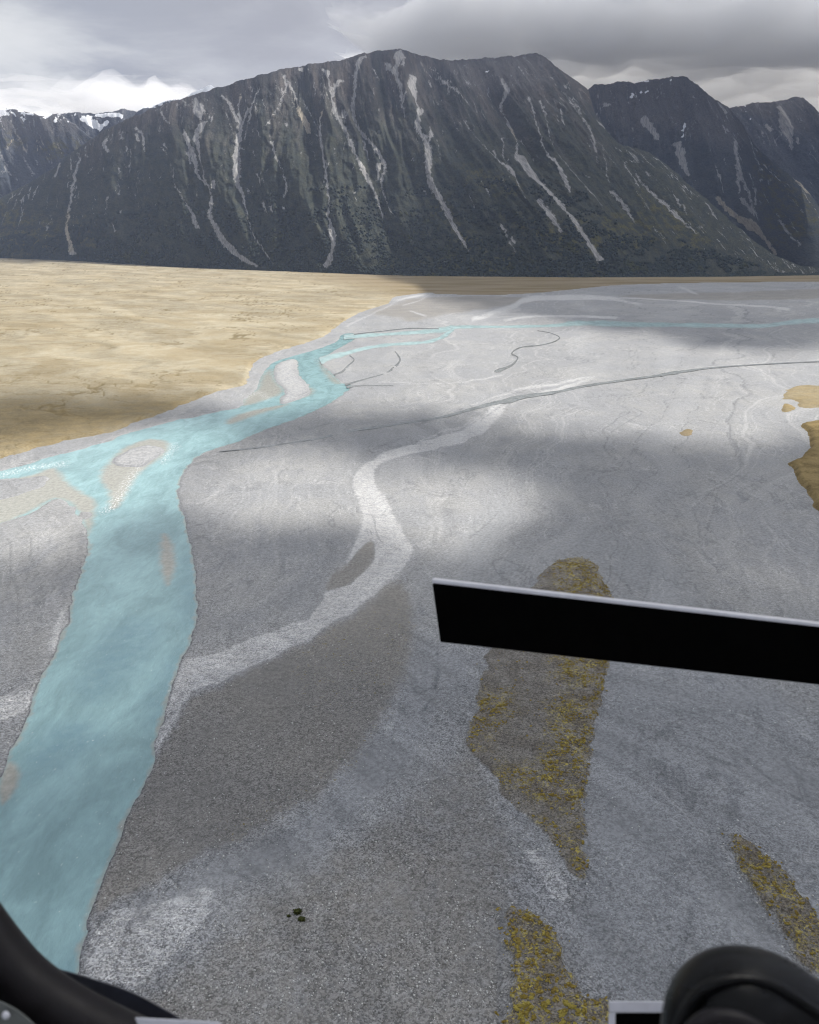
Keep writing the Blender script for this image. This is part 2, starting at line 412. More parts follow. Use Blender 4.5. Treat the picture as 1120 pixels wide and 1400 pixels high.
col = t.mix(t.math('MULTIPLY', t.attr('silt'), .26), col, (.36, .36, .36))
coarse = t.math('SUBTRACT', t.math('SUBTRACT', t.math('MULTIPLY', t.ramp(t.noise(p, .035, 4), .25, .6, .45, 1.0), t.attr('cobble')), t.math('MULTIPLY', mf, .45)), t.math('MULTIPLY', md, .15), clamp=True)
f, hg = pebbles(t, p, coarse)
col = t.scale(col, f)
moss = t.math('MULTIPLY', t.attr('moss'), t.ramp(t.noise(p, .9, 4, .7), .6, .68))
col = t.mix(moss, col, (.16, .13, .03))
nb = t.bump(hg, .16, .8)
nb = t.bump(t.noise(p, .35, 5, .65), .7, .6, nb)
M_GRAVEL = t.finish(col, .92, .15, nb)

# vegetated gravel islands
t = NT('island')
p = t.pos()
f, hg = pebbles(t, p, .85)
base = t.mix(t.ramp(t.noise(p, .18, 5, .65), .35, .65), (.135, .124, .11), (.19, .18, .165))
veg = t.math('MULTIPLY', t.attr('veg'), t.ramp(t.noise(p, .5, 6, .75), .4, .62))
base = t.mix(t.math('MULTIPLY', veg, .5), base, (.10, .072, .036))
vy = t.math('MULTIPLY', t.attr('veg'), t.math('MULTIPLY', t.ramp(t.noise(p, 1.3, 6, .8, .5), .5, .6), t.ramp(t.noise(p, .22, 4, .6), .4, .58)))
base = t.mix(vy, t.scale(base, f), (.45, .37, .085))
nb = t.bump(hg, .15, .8); nb = t.bump(t.noise(p, .6, 5, .7), .5, .7, nb)
base = t.mix(t.math('MULTIPLY', t.ramp(t.math('ADD', t.attr('rim'), t.math('MULTIPLY', t.math('SUBTRACT', t.noise(p, .5, 5, .7), .5), .8)), .3, .8), .8), base, t.scale(t.mix(0.0, (.235, .237, .24), (.2, .2, .2)), f))
M_ISLE = t.finish(base, .95, .1, nb)

# dry grass
t = NT('dry_grass')
p = t.pos()
a = t.noise(t.mapping(p, (.8, 1, 1), (0, 0, .25)), .012, 8, .62, .8)
b = t.noise(p, .09, 6, .7)
c = t.noise(p, .9, 4, .7)
col = t.mix(t.ramp(a, .36, .62), (.25, .214, .145), (.32, .292, .222))
col = t.mix(t.ramp(b, .35, .75, 0.0, .7), col, (.235, .19, .115))
ln = t.n('ShaderNodeTexNoise', ins={'Vector': t.mapping(p, (.5, 1, 1), (0, 0, .2)), 'Scale': .013, 'Detail': 7, 'Roughness': .6, 'Distortion': 1.8}).outputs['Fac']
ch = t.math('MULTIPLY', t.ramp(t.math('ABSOLUTE', t.math('SUBTRACT', ln, .5)), .0, .010, .7, .0), t.ramp(t.noise(p, .006, 4), .4, .55))
col = t.mix(t.math('MULTIPLY', ch, .8), col, (.125, .085, .03))
fl = t.math('MULTIPLY', t.ramp(t.noise(t.mapping(p, (.4, 1, 1)), .02, 5, .6, .5), .6, .72), .6)
col = t.mix(fl, col, (.37, .325, .24))
col = t.scale(col, t.ramp(t.attr('swale'), -.9, .9, .82, 1.14))
col = t.mix(t.math('MULTIPLY', t.attr('track'), .75), col, (.125, .095, .045))
far = t.attr('far')
col = t.mix(far, col, t.mix(t.ramp(t.noise(t.mapping(p, (.3, 1, 1)), .012, 5), .4, .6), (.17, .135, .075), (.22, .18, .12)))
col = t.mix(t.attr('rust_or_shade'), col, t.mix(t.ramp(b, .4, .6), (.15, .112, .052), (.235, .178, .085)))
col = t.scale(col, t.ramp(c, .2, .8, .75, 1.25))
nb = t.bump(t.noise(p, .8, 5, .7), .35, .9); nb = t.bump(a, 5.0, .3, nb)
M_GRASS = t.finish(col, .95, .05, nb)


# water
def water(name, colr, shoalc, rough=.2):
    t = NT(name); p = t.pos()
    sh, dp, fo = t.attr('shoal'), t.attr('deep'), t.attr('foam')
    n1 = t.noise(t.mapping(p, (1, .45, 1), (0, 0, .25)), .09, 6, .6, .8)
    c0 = t.mix(t.ramp(n1, .3, .7), tuple(x * .9 for x in colr), tuple(min(1, x * 1.2 + .02) for x in colr))
    n5 = t.noise(t.mapping(p, (1, .35, 1), (0, 0, .3)), .7, 5, .7, .6)
    c0 = t.scale(c0, t.ramp(n5, .25, .75, .93, 1.08))
    c0 = t.mix(t.math('MULTIPLY', dp, t.ramp(t.noise(p, .25, 5, .6), .3, .7, .4, .9)), c0, (.14, .25, .29))
    shn = t.ramp(t.math('ADD', sh, t.math('MULTIPLY', t.math('SUBTRACT', t.noise(p, .16, 5, .65), .5), .6)), .25, .85)
    bed = t.mix(t.ramp(t.noise(p, .5, 6, .7), .35, .65), shoalc, tuple(x * 1.35 for x in shoalc))
    c0 = t.mix(t.math('MULTIPLY', shn, .96), c0, bed)
    fn = t.noise(t.mapping(p, (1, .6, 1), (0, 0, .6)), 1.1, 4, .7)
    wh = t.math('MULTIPLY', fo, t.ramp(fn, .52, .60))
    sp = t.ramp(t.noise(t.mapping(p, (1, .5, 1), (0, 0, .5)), 1.5, 3, .6), .67, .74, 0, .6)
    c0 = t.mix(t.math('MAXIMUM', wh, sp), c0, (.75, .78, .78))
    nb = t.bump(t.noise(t.mapping(p, (1, .5, 1), (0, 0, .3)), 1.6, 4, .6), .10, .8)
    nb = t.bump(t.noise(t.mapping(p, (1, .4, 1), (0, 0, .3)), .35, 5, .65), .5, .7, nb)
    return t.finish(c0, rough, .5, nb)


M_RIVER = water('milky_water', (.190, .315, .330), (.245, .24, .21))
M_PALEWATER = water('pale_water', (.33, .455, .465), (.34, .30, .29))
M_STREAM = water('clear_water', (.175, .188, .19), (.18, .183, .18))

# ------------------------------------------------------------------ ground sheet
rows_py = np.concatenate([np.arange(336.5, 620, 1.0), np.arange(620, 1620, 2.0)])
_, dd = ground(np.full(len(rows_py), 560.0), rows_py)
dd = np.concatenate([np.geomspace(40000, dd[0] * 1.05, 10), dd, np.array([60, 40, 15, -20, -60, -130, -260, -520, -1000, -2200])])
cols = np.concatenate([-np.geomspace(5, .66, 22), np.arange(-.65, .6501, 2.0 / F), np.geomspace(.66, 5, 22)])
scale_d = np.where(dd >= 66, dd * CP + CAM_H * SP, 66 * CP + CAM_H * SP + .9 * (66 - dd))
GY = np.repeat(dd[:, None], len(cols), 1)
GX = scale_d[:, None] * cols[None, :]
NR, NC = GX.shape
R_SD = river_sd(GX, GY)
GZ = base_z(GX, GY, R_SD)


def mask_union(polys, X, Y, soft, margin=30):
    m = np.zeros(X.shape)
    for q in polys:
        s = sdf(gpoly(q), X, Y, margin)
        w = soft if np.isscalar(soft) else soft
        m = np.maximum(m, 1 - sstep(-w, w, s))
    return m


SOFT = np.clip(np.hypot(GX, GY) / 130.0, 1.0, 25.0)
WX = GX + SOFT * (2.6 * fbm(GX / SOFT / 13, GY / SOFT / 13, 4, 101, .6)); WY = GY + SOFT * (2.6 * fbm(GX / SOFT / 13, GY / SOFT / 13, 4, 111, .6))
a_pale = mask_union(PALE, WX, WY, SOFT * 1.3)
hole = 1 - sstep(-2, 2, sdf(gpoly(PALE_HOLE), WX, WY))
a_pale *= 1 - hole
a_pale = np.maximum(a_pale, .46 * mask_union([BARS[2], BARS[3]], GX, GY, SOFT))
a_pale = np.maximum(a_pale, mask_union([stroke(s, 5, .6, 3)[0] for s in WHITE_RIM], WX, WY, SOFT * 1.2) * .72)
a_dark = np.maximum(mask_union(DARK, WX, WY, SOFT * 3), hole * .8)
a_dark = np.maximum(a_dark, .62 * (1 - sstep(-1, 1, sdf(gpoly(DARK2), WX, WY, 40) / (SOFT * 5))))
a_fine = mask_union(FINE, WX, WY, SOFT * 5, 60)
a_wet_or_shade = np.zeros(GX.shape)
for s in WET_OR_SHADE:
    q = stroke(s, 6, .5, 2)[0]
    px_, py_ = ground(q[:, 0], q[:, 1])
    a_wet_or_shade = np.maximum(a_wet_or_shade, (1 - sstep(-.45, .7, sdf(np.stack([px_, py_], 1), GX, GY, 10) / SOFT)) * .46)
GZ -= a_wet_or_shade * .22 * (GY < 420)
a_wet_or_shade = np.maximum(a_wet_or_shade, (1 - sstep(.1, 1.0, R_SD)) * (R_SD > -2) * .6 * (1 - .6 * sstep(250, 450, GY)))     # damp rim of the banks, with the scarp's shade painted in
MOSS = [[(440, 1060), (500, 1000), (545, 930), (555, 940), (520, 1010), (460, 1085)], [(300, 1130), (350, 1110), (420, 1085), (400, 1110), (330, 1150)], [(850, 622), (862, 616), (880, 622), (866, 632)], [(420, 880), (560, 830), (545, 930), (460, 980), (400, 930)]]
a_moss = mask_union(MOSS, GX, GY, SOFT * 4)
# bars and rills left by earlier floods, drawn out along the flow
wx = 22 * fbm(GX / 150, GY / 150, 3, 201, .5)
xf = GX + .6 * GY + wx * (1 + GY / 700); lf = np.clip(GY / 320, .75, 6)
bars = fbm(xf / (15 * lf), GY / (95 * lf), 5, 205, .62) * 1.25 + .5 * fbm(xf / (4 * lf), GY / (42 * lf), 4, 215, .6)
q1 = np.abs(fbm(xf / (17 * lf), GY / (120 * lf), 4, 225, .55)); q2 = np.abs(fbm((xf + 40) / (13 * lf), GY / (80 * lf), 4, 235, .55))
gate = sstep(-.05, .3, fbm(GX / (40 * lf), GY / (60 * lf), 3, 245)); gate2 = sstep(-.05, .3, fbm(GX / (40 * lf), GY / (60 * lf), 3, 255))
calm = (1 - .75 * a_dark) * sstep(3, 9, R_SD)
boost = 1 + .7 * sstep(330, 520, GY)
rills = boost * (1 - sstep(.004, .032, q1)) * gate * calm * (1 - .6 * a_pale); silt = boost * (1 - sstep(.004, .045, q2)) * gate2 * calm
bars = bars * calm
GZ += (.16 * bars - .22 * rills) * sstep(2, 8, R_SD) * (1 - sstep(600, 1000, GY))
g = link_mesh('ground', np.stack([GX, GY, GZ], -1).reshape(-1, 3), grid_faces(NR, NC)[:, ::-1], M_GRAVEL)
tag(g, 'broad grey gravel bed of the braided valley', 'ground', kind='structure')
for k, v in (('pale', a_pale), ('dark', a_dark), ('fine', a_fine), ('wet_or_shade', a_wet_or_shade), ('moss', a_moss), ('bars', bars), ('rills', rills), ('silt', silt), ('cobble', 1 - .62 * sstep(170, 330, np.hypot(GX, GY) + 60 * fbm(GX / 60, GY / 60, 3, 501))), ('streak', mask_union(PALE[1:], WX, WY, SOFT * 4))):
    attr(g, k, v)


def sheet(name, mask, Z, mat, label, cat, attrs=None, kind='structure'):
    """the grid cells where mask is true, as a sheet of their own"""
    k = mask[:-1, :-1] | mask[1:, :-1] | mask[:-1, 1:] | mask[1:, 1:]
    f = grid_faces(NR, NC, k)[:, ::-1]
    used, inv = np.unique(f, return_inverse=True)
    v = np.stack([GX, GY, Z], -1).reshape(-1, 3)[used]
    o = link_mesh(name, v, inv.reshape(f.shape), mat)
    tag(o, label, cat, kind=kind)
    for a, b in (attrs or {}).items():
        attr(o, a, b.reshape(-1)[used])
    return o


# main river
a_sh = mask_union(SHOAL, GX, GY, SOFT * 2.0)
a_sh = np.maximum(a_sh, (1 - sstep(0.0, 2.6, -R_SD + .9 * fbm(GX / 4, GY / 4, 3, 17))) * .62)
a_dp = mask_union(DEEPS, GX, GY, SOFT * 4)
a_fo = mask_union([stroke(s)[0] for s in FOAM], GX, GY, SOFT * 1.2)
sheet('river', (R_SD < 2.5) & (GY < 1300) & (GY > 30), np.zeros(GX.shape), M_RIVER, 'milky turquoise main river winding from the lower left corner', 'river', {'shoal': a_sh, 'deep': a_dp, 'foam': a_fo})


def ribbon(name, strokes, z, mat, label, shoal=0.0):
    V, Fc, s0 = [], [], []
    for si, s in enumerate(strokes):
        _, l, r = stroke([(a, b, c_ * (.85 if mat is M_STREAM else 1.25)) for a, b, c_ in s], 8, .45, si + 1)
        lx, ly = ground(l[:, 0], l[:, 1], z); rx, ry = ground(r[:, 0], r[:, 1], z)
        b = len(V)
        for i in range(len(l)):
            zz = z + si * .006
            V += [(lx[i], ly[i], zz), ((lx[i] + rx[i]) / 2, (ly[i] + ry[i]) / 2, zz), (rx[i], ry[i], zz)]
            s0 += [min(1, shoal + .45), shoal, min(1, shoal + .45)]
        for i in range(len(l) - 1):
            k = b + i * 3
            Fc += [(k, k + 1, k + 4, k + 3), (k + 1, k + 2, k + 5, k + 4)]
    o = link_mesh(name, V, Fc, mat)
    if o.data.polygons[0].normal.z < 0:
        o.data.flip_normals()
    attr(o, 'shoal', s0); attr(o, 'deep', np.zeros(len(V))); attr(o, 'foam', np.zeros(len(V)))
    tag(o, label, 'stream' if mat is M_STREAM else 'river', kind='structure')
    return o


ribbon('river', [BRANCH, SIDE], .50, M_PALEWATER, 'thin pale turquoise branch crossing the far gravel to the right edge', .12)
ribbon('stream', THREADS, .52, M_STREAM, 'threads of clear water joining the river bend', .2)
ribbon('stream', [STREAM], .90, M_STREAM, 'long dark grey stream slanting across the middle gravel')
ribbon('stream', [CREEK], .56, M_STREAM, 'short dark kinked creek on the far gravel', .3)

# grass terraces
g_sd = sdf(P_GRASS, GX, GY, 200) + jit(GX, GY, 3.0, 14, 31)
gz = GZ - .5 + (1.9) * sstep(.6, -2.2, g_sd / np.clip(SOFT * .4, 1, 6)) if False else GZ - .4 + 1.9 * (1 - sstep(-2.2, .6, g_sd / np.clip(SOFT * .4, 1, 6)))
gz = gz + (fbm(GX / 60, GY / 60, 4, 41) * .8) * (1 - sstep(-30, -4, g_sd))
pxg, pyg = pixel(GX, GY)
cf, sf = math.cos(math.radians(-52)), math.sin(math.radians(-52))
ga = GX * cf + GY * sf; gb = -GX * sf + GY * cf
gb = gb + 70 * fbm(GX / 260, GY / 260, 4, 301, .55)
swale = fbm(gb / 75, ga / 420, 5, 305, .62) * 1.3 + .5 * fbm(gb / 22, ga / 120, 4, 315, .6)
tr1 = np.abs(fbm(gb / 95, ga / 520, 5, 325, .58)); tr2 = np.abs(fbm(GX / 210, GY / 230, 5, 335, .58))
track = np.maximum((1 - sstep(.006, .03, tr1)) * sstep(-.1, .2, fbm(GX / 150, GY / 150, 3, 345)), .8 * (1 - sstep(.003, .014, tr2)) * sstep(-.05, .25, fbm(GX / 180, GY / 180, 3, 355)))
gz = gz + (.5 * swale - .5 * track) * (1 - sstep(-30, -6, g_sd)) * (1 - sstep(1500, 3000, GY))
a_far = sstep(500, 620, pxg + (410 - pyg) * 4 + 60 * perlin(GX / 200, GY / 300, 4)) * 1.0
sheet('grassland', g_sd < 2.0, gz, M_GRASS, 'wide tan dry grass plain at the foot of the mountain', 'grassland', {'far': a_far, 'rust_or_shade': .55 * mask_union([[(-300, 560), (0, 548), (140, 552), (290, 548), (240, 575), (120, 600), (0, 632), (-300, 700)]], WX, WY, SOFT * 9, 120), 'swale': swale, 'track': track})  # near-left brown patch: cloud shade painted into the grass colour


def isle(name, key, h, mat, label, cat, attrs, jamp=2.0, jw=7.0):
    s = sdf(ISLES[key], GX, GY, 40) + jit(GX, GY, jamp, jw, 51)
    z = GZ - .3 + (h + .3) * (1 - sstep(-1.5, .5, s / np.clip(SOFT * .5, 1, 3)))
    z += .25 * fbm(GX / 7, GY / 7, 4, 61) * (1 - sstep(-4, 0, s))
    at = {k: (v(s) if callable(v) else v) for k, v in attrs.items()}
    return sheet(name, s < 1.2, z, mat, label, cat, at), s, z


VEG_A = [[(765, 768), (812, 772), (838, 815), (842, 850), (775, 850), (765, 810)], [(760, 900), (835, 905), (825, 960), (800, 955), (770, 930)], [(755, 965), (822, 960), (812, 1010), (800, 1060), (800, 1120), (740, 1100), (690, 1075), (700, 1050), (750, 1040)],
         [(640, 1000), (660, 960), (690, 950), (705, 970), (680, 1000), (655, 1030)], [(770, 1165), (800, 1140), (806, 1212), (785, 1195)], [(740, 1130), (765, 1145), (770, 1170), (745, 1155)]]
veg_a = np.clip(mask_union(VEG_A, WX, WY, SOFT * 4) + .25 * fbm(GX / 6, GY / 6, 4, 77), 0, 1)
veg_b = np.ones(GX.shape) * .95; veg_c = np.ones(GX.shape) * .9
_, sA, zA = isle('gravel_island', 'a', .42, M_ISLE, 'long brown gravel island with yellow plants crossed by the black bar', 'gravel island', {'veg': veg_a, 'rim': lambda s: sstep(-1.4, -.1, s)})
_, sB, zB = isle('gravel_island', 'b', .85, M_ISLE, 'gravel island thick with yellow cushion plants at the bottom edge', 'gravel island', {'veg': veg_b, 'rim': lambda s: sstep(-1.4, -.1, s)})
_, sC, zC = isle('gravel_island', 'c', .9, M_ISLE, 'narrow pointed brown gravel island above the rounded black grip', 'gravel island', {'veg': veg_c, 'rim': lambda s: sstep(-1.4, -.1, s)})
one = np.ones(GX.shape); zero = np.zeros(GX.shape)
isle('grass_island', 'r', 2.2, M_GRASS, 'golden grass terrace with dark scarp at the right edge', 'grass island', {'far': zero, 'rust_or_shade': one}, 1.6, 16)
isle('grass_island', 'r2', 1.0, M_GRASS, 'pale tan grass patch above the golden terrace', 'grass island', {'far': zero, 'rust_or_shade': zero + .45}, 4, 14)
isle('grass_island', 'r3', .9, M_GRASS, 'tiny triangular tan grass patch left of the larger patch', 'grass island', {'far': zero, 'rust_or_shade': one * .7}, 2, 10)
isle('grass_island', 's', .7, M_GRASS, 'small olive grass patch alone on the middle gravel', 'grass island', {'far': one, 'rust_or_shade': zero}, 2, 8)

# ------------------------------------------------------------------ mountains
t = NT('mountain')
fl = t.vec('flow'); p = t.pos()
hv, scree, tan_, snow, rock, haze_tint = t.attr('hv'), t.attr('scree'), t.attr('tan'), t.attr('snow'), t.attr('rock'), t.attr('haze_tint')
fs = t.mapping(fl, (1, .22, 1))
n1 = t.noise(fs, .05, 6, .62, .3); n2 = t.noise(fl, .12, 6, .7); n3 = t.noise(fs, .3, 5, .7)
low = t.mix(t.ramp(n2, .35, .65), (.033, .040, .037), (.058, .060, .044))
up = t.mix(t.ramp(n1, .35, .65), (.046, .047, .050), (.092, .082, .075))
hmix = t.ramp(t.math('ADD', hv, t.math('MULTIPLY', t.math('SUBTRACT', n1, .5), .9)), .35, .95)
col = t.mix(hmix, low, up)
col = t.mix(haze_tint, col, t.mix(t.ramp(n1, .35, .65), (.055, .064, .080), (.095, .104, .120)))  # blue-grey of distance haze painted into the far ranges' colour
olive = t.math('MULTIPLY', t.attr('olive'), t.ramp(n2, .45, .62))
col = t.mix(t.math('MULTIPLY', olive, .8), col, (.095, .085, .025))
n4 = t.noise(t.mapping(fl, (1, .3, 1)), .16, 7, .75, .6)
rib = t.math('MULTIPLY', t.ramp(n4, .56, .66), t.ramp(t.math('ADD', hv, t.math('MULTIPLY', t.math('SUBTRACT', n1, .5), 1.2)), .3, .9, 0, .8))
col = t.mix(rib, col, (.17, .155, .145))
col = t.mix(t.math('MULTIPLY', rock, t.ramp(n3, .35, .6, .3, 1)), col, (.105, .10, .098))
col = t.scale(col, t.ramp(t.noise(fl, .55, 6, .8), .28, .72, .5, 1.5))
jn = t.math('MULTIPLY', t.math('SUBTRACT', t.noise(t.mapping(fl, (1, .35, 1)), .34, 7, .8, .4), .5), 2.6)
sm = t.math('MULTIPLY', t.ramp(t.math('ADD', scree, jn), .42, .85), t.ramp(t.noise(t.mapping(fl, (1, .2, 1)), .8, 4, .7), .3, .6, .45, 1.0))
sc = t.mix(t.ramp(t.noise(fs, .5, 4, .6), .3, .7), (.25, .246, .245), (.40, .392, .385))
sc = t.mix(t.math('MULTIPLY', tan_, .7), sc, (.40, .34, .24))
col = t.mix(sm, col, sc)
sw = t.ramp(t.math('ADD', snow, t.math('MULTIPLY', jn, .8)), .42, .55)
col = t.mix(sw, col, (.82, .84, .88))
nb = t.bump(t.noise(fl, .5, 6, .7), 14.0, .7)
nb = t.bump(n1, 30.0, .5, nb)
M_MOUNT = t.finish(col, .95, .05, nb)


def interp(pts, x, k=1):
    q = np.asarray(pts, float)
    return np.interp(x, q[:, 0], q[:, k])


def px_mask(strokes, U, V, jx=0, jy=0, soft=1.0, wig=.8):
    m = np.zeros(U.shape)
    for i, s in enumerate(strokes):
        q = stroke(s, 4, wig, i + 1)[0]
        d = sdf(q, U + jx, V + jy, 8)
        m = np.maximum(m, 1 - sstep(-2.2 * soft, 2.0 * soft, d))
    return m


def make_range(label, ridge, base, lean, scree=(), tan_=(), snow=(), rockpoly=(), olive=(), du=1.2, nv=300, amp=1.0, umin=-250, umax=1300, seed=0, hvoff=0.0, snowline=None, hcurve=1.06, haze_tint=0.0):
    u = np.arange(umin, umax, du)
    ry = interp(ridge, u, 1) + 2.3 * fbm(u / 20, u * 0 + seed, 6, seed + 3, .72)
    rY = interp(ridge, u, 2)
    by = interp(base, u, 1)
    _, bY = ground(u * 0 + 560, by)
    ry = np.minimum(ry, by - 1.5)
    rY = np.maximum(rY, bY + 40)
    zr = height_at(ry, rY)
    v = np.linspace(0, 1, nv)
    U = np.repeat(u[None], nv, 0); V = np.repeat(v[:, None], len(u), 1)
    Yv = bY[None] + (rY - bY)[None] * V
    Zv = -4 + (zr[None] + 4) * V ** hcurve
    zc = Yv * CP + (CAM_H - Zv) * SP
    PY = 700 - F * (Yv * SP + (Zv - CAM_H) * CP) / zc
    ln = interp(lean, U.ravel(), 1).reshape(U.shape)
    S = U - ln * (PY - 230)
    wob = 14 * fbm(S / 90, PY / 110, 3, seed + 5)
    env = np.sin(np.pi * np.clip(V, 0, 1)) ** .55
    rd = lambda wl, k: 1 - 2 * np.abs(fbm((S + wob) / wl, PY / (wl * 6), 2, seed + k))
    relief = (rd(95, 1) * 95 + rd(42, 2) * 46 + rd(17, 3) * 20 + fbm(S / 9, PY / 14, 4, seed + 4, .6) * 14) * amp
    hgt = (zr - 0)[None] / 1000.0
    relief = relief * 1.5 * env * np.clip(hgt, .05, 1.3)
    Yd = Yv - relief * .8; Zd = Zv + relief * .22 * V
    X = (U - 560) / F * zc
    # back slope
    nb_ = 14
    k = np.linspace(0, 1, nb_ + 1)[1:, None]
    Xb = X[-1][None] * (1 + k * .35); Yb = Yd[-1][None] + k * (900 + 1.1 * zr[None]); Zb = Zd[-1][None] * (1 - k) - 30 * k + 40 * k * (1 - k) * fbm(Xb / 300, Yb / 300, 4, 8)
    XX = np.concatenate([X, Xb]); YY = np.concatenate([Yd, Yb]); ZZ = np.concatenate([Zd, Zb])
    nr, nc = XX.shape
    o = link_mesh('mountain', np.stack([XX, YY, ZZ], -1).reshape(-1, 3), grid_faces(nr, nc), M_MOUNT)
    jx = 2.2 * fbm(U / 7, PY / 7, 4, seed + 7, .7); jy = 2.0 * fbm(U / 8, PY / 8, 3, seed + 9, .7)
    pad = lambda a, val=0.0: np.concatenate([a, np.full((nb_, nc), val)])
    # many faint natural chutes following the gullies, besides the traced ones
    gul = np.abs(fbm((S + wob) / 30, PY / 150, 3, seed + 2))
    faint = (1 - sstep(.0, .06, gul)) * sstep(.35, .75, V + .5 * fbm(S / 50, PY / 60, 3, seed + 6)) * .55
    rr_ = np.random.default_rng(seed + 5)
    extra = []
    for _ in range(int(360 * (umax - umin) / 1400)):
        x = umin + rr_.random() * (umax - umin); ra, ba = float(np.interp(x, u, ry)), float(np.interp(x, u, by))
        y = ra + (ba - ra) * (.02 + .62 * rr_.random() ** 1.7); L = 6 + 30 * rr_.random() ** 2
        l_ = float(np.interp(x, [q[0] for q in lean], [q[1] for q in lean])) + .25 * rr_.normal(); w0 = .35 + .7 * rr_.random() ** 2
        extra.append([(x, y, w0), (x + l_ * L * .5 + rr_.normal() * 1.2, y + L * .5, w0 * 1.3), (x + l_ * L, y + L, w0 * .5)])
        if rr_.random() < .5 and L > 10:
            extra.append([(x + (3 + 4 * rr_.random()) * rr_.choice([-1, 1]), y - 1, w0 * .8), (x + l_ * L * .4, y + L * .42, w0)])
    m_s = np.maximum(px_mask([[(a, b, w_ * .82) for a, b, w_ in q] for q in scree], U, PY, jx, jy), np.maximum(faint, .8 * px_mask(extra, U, PY, jx, jy, .5)))
    attr(o, 'scree', pad(m_s))
    attr(o, 'tan', pad(px_mask(tan_, U, PY, jx, jy, 2)))
    sn = px_mask(snow, U, PY, jx, jy, .6)
    if snowline is not None:
        sn = np.maximum(sn, sstep(snowline + 12, snowline - 14, PY) * 0 + (1 - sstep(snowline - 14, snowline + 14, PY + 30 * fbm(S / 22, PY / 20, 4, seed + 8, .65))) * .95)
    attr(o, 'snow', pad(sn))
    rk = np.zeros(U.shape)
    for q in rockpoly:
        rk = np.maximum(rk, 1 - sstep(-8, 8, sdf(smooth(q), U + jx * 3, PY + jy * 3, 12)))
    attr(o, 'rock', pad(rk))
    ol = np.zeros(U.shape)
    for q in olive:
        ol = np.maximum(ol, 1 - sstep(-14, 14, sdf(smooth(q), U + jx * 4, PY + jy * 4, 20)))
    attr(o, 'olive', pad(ol))
    attr(o, 'hv', pad(np.clip((height_at(PY, Yv)) / 1000.0, 0, 1.4) + hvoff, .9))
    attr(o, 'haze_tint', np.full((nr, nc), haze_tint))
    vattr(o, 'flow', np.stack([np.concatenate([S, np.repeat(S[-1][None], nb_, 0)]), np.concatenate([PY, np.repeat(PY[-1][None], nb_, 0) + 200 * k]), np.zeros((nr, nc)) + seed * 5], -1).reshape(-1, 3))
    tag(o, label, 'mountain', kind='structure')
    return dict(o=o, X=X, Y=Yd, Z=Zd, U=U, PY=PY)


LEAN = [(-200, -.3), (60, -.2), (110, -.1), (250, .2), (330, .1), (440, .12), (520, .25), (600, .4), (700, .7), (800, .85), (950, .8), (1120, .7), (1300, .7)]
FRONT_RIDGE = [(-260, 341, 5900), (-140, 338, 5850), (-60, 312, 5700), (0, 272, 5600), (40, 250, 5500), (75, 228, 5400), (100, 207, 5300), (140, 180, 5200), (180, 160, 5100), (220, 145, 5000), (260, 132, 4800),
               (290, 122, 4700), (330, 110, 4600), (380, 96, 4500), (420, 88, 4400), (460, 84, 4400), (490, 75, 4400), (520, 69, 4400), (545, 68, 4400), (570, 73, 4500), (600, 82, 4550), (620, 83, 4600), (650, 80, 4620),
               (690, 79, 4640), (720, 74, 4660), (733, 73, 4660), (745, 79, 4660), (760, 92, 4640), (775, 103, 4600), (790, 112, 4560), (803, 122, 4500), (812, 152, 4400), (830, 180, 4200), (846, 197, 4000), (870, 203, 3900),
               (890, 210, 3800), (914, 228, 3700), (943, 254, 3550), (968, 274, 3450), (1000, 303, 3350), (1030, 328, 3250), (1057, 348, 3150), (1090, 362, 3050), (1130, 369, 3000), (1300, 372, 3000)]
FRONT_BASE = [(-260, 345), (0, 353), (100, 357), (250, 366), (400, 372), (560, 378), (800, 380), (1000, 379), (1120, 377), (1300, 376)]
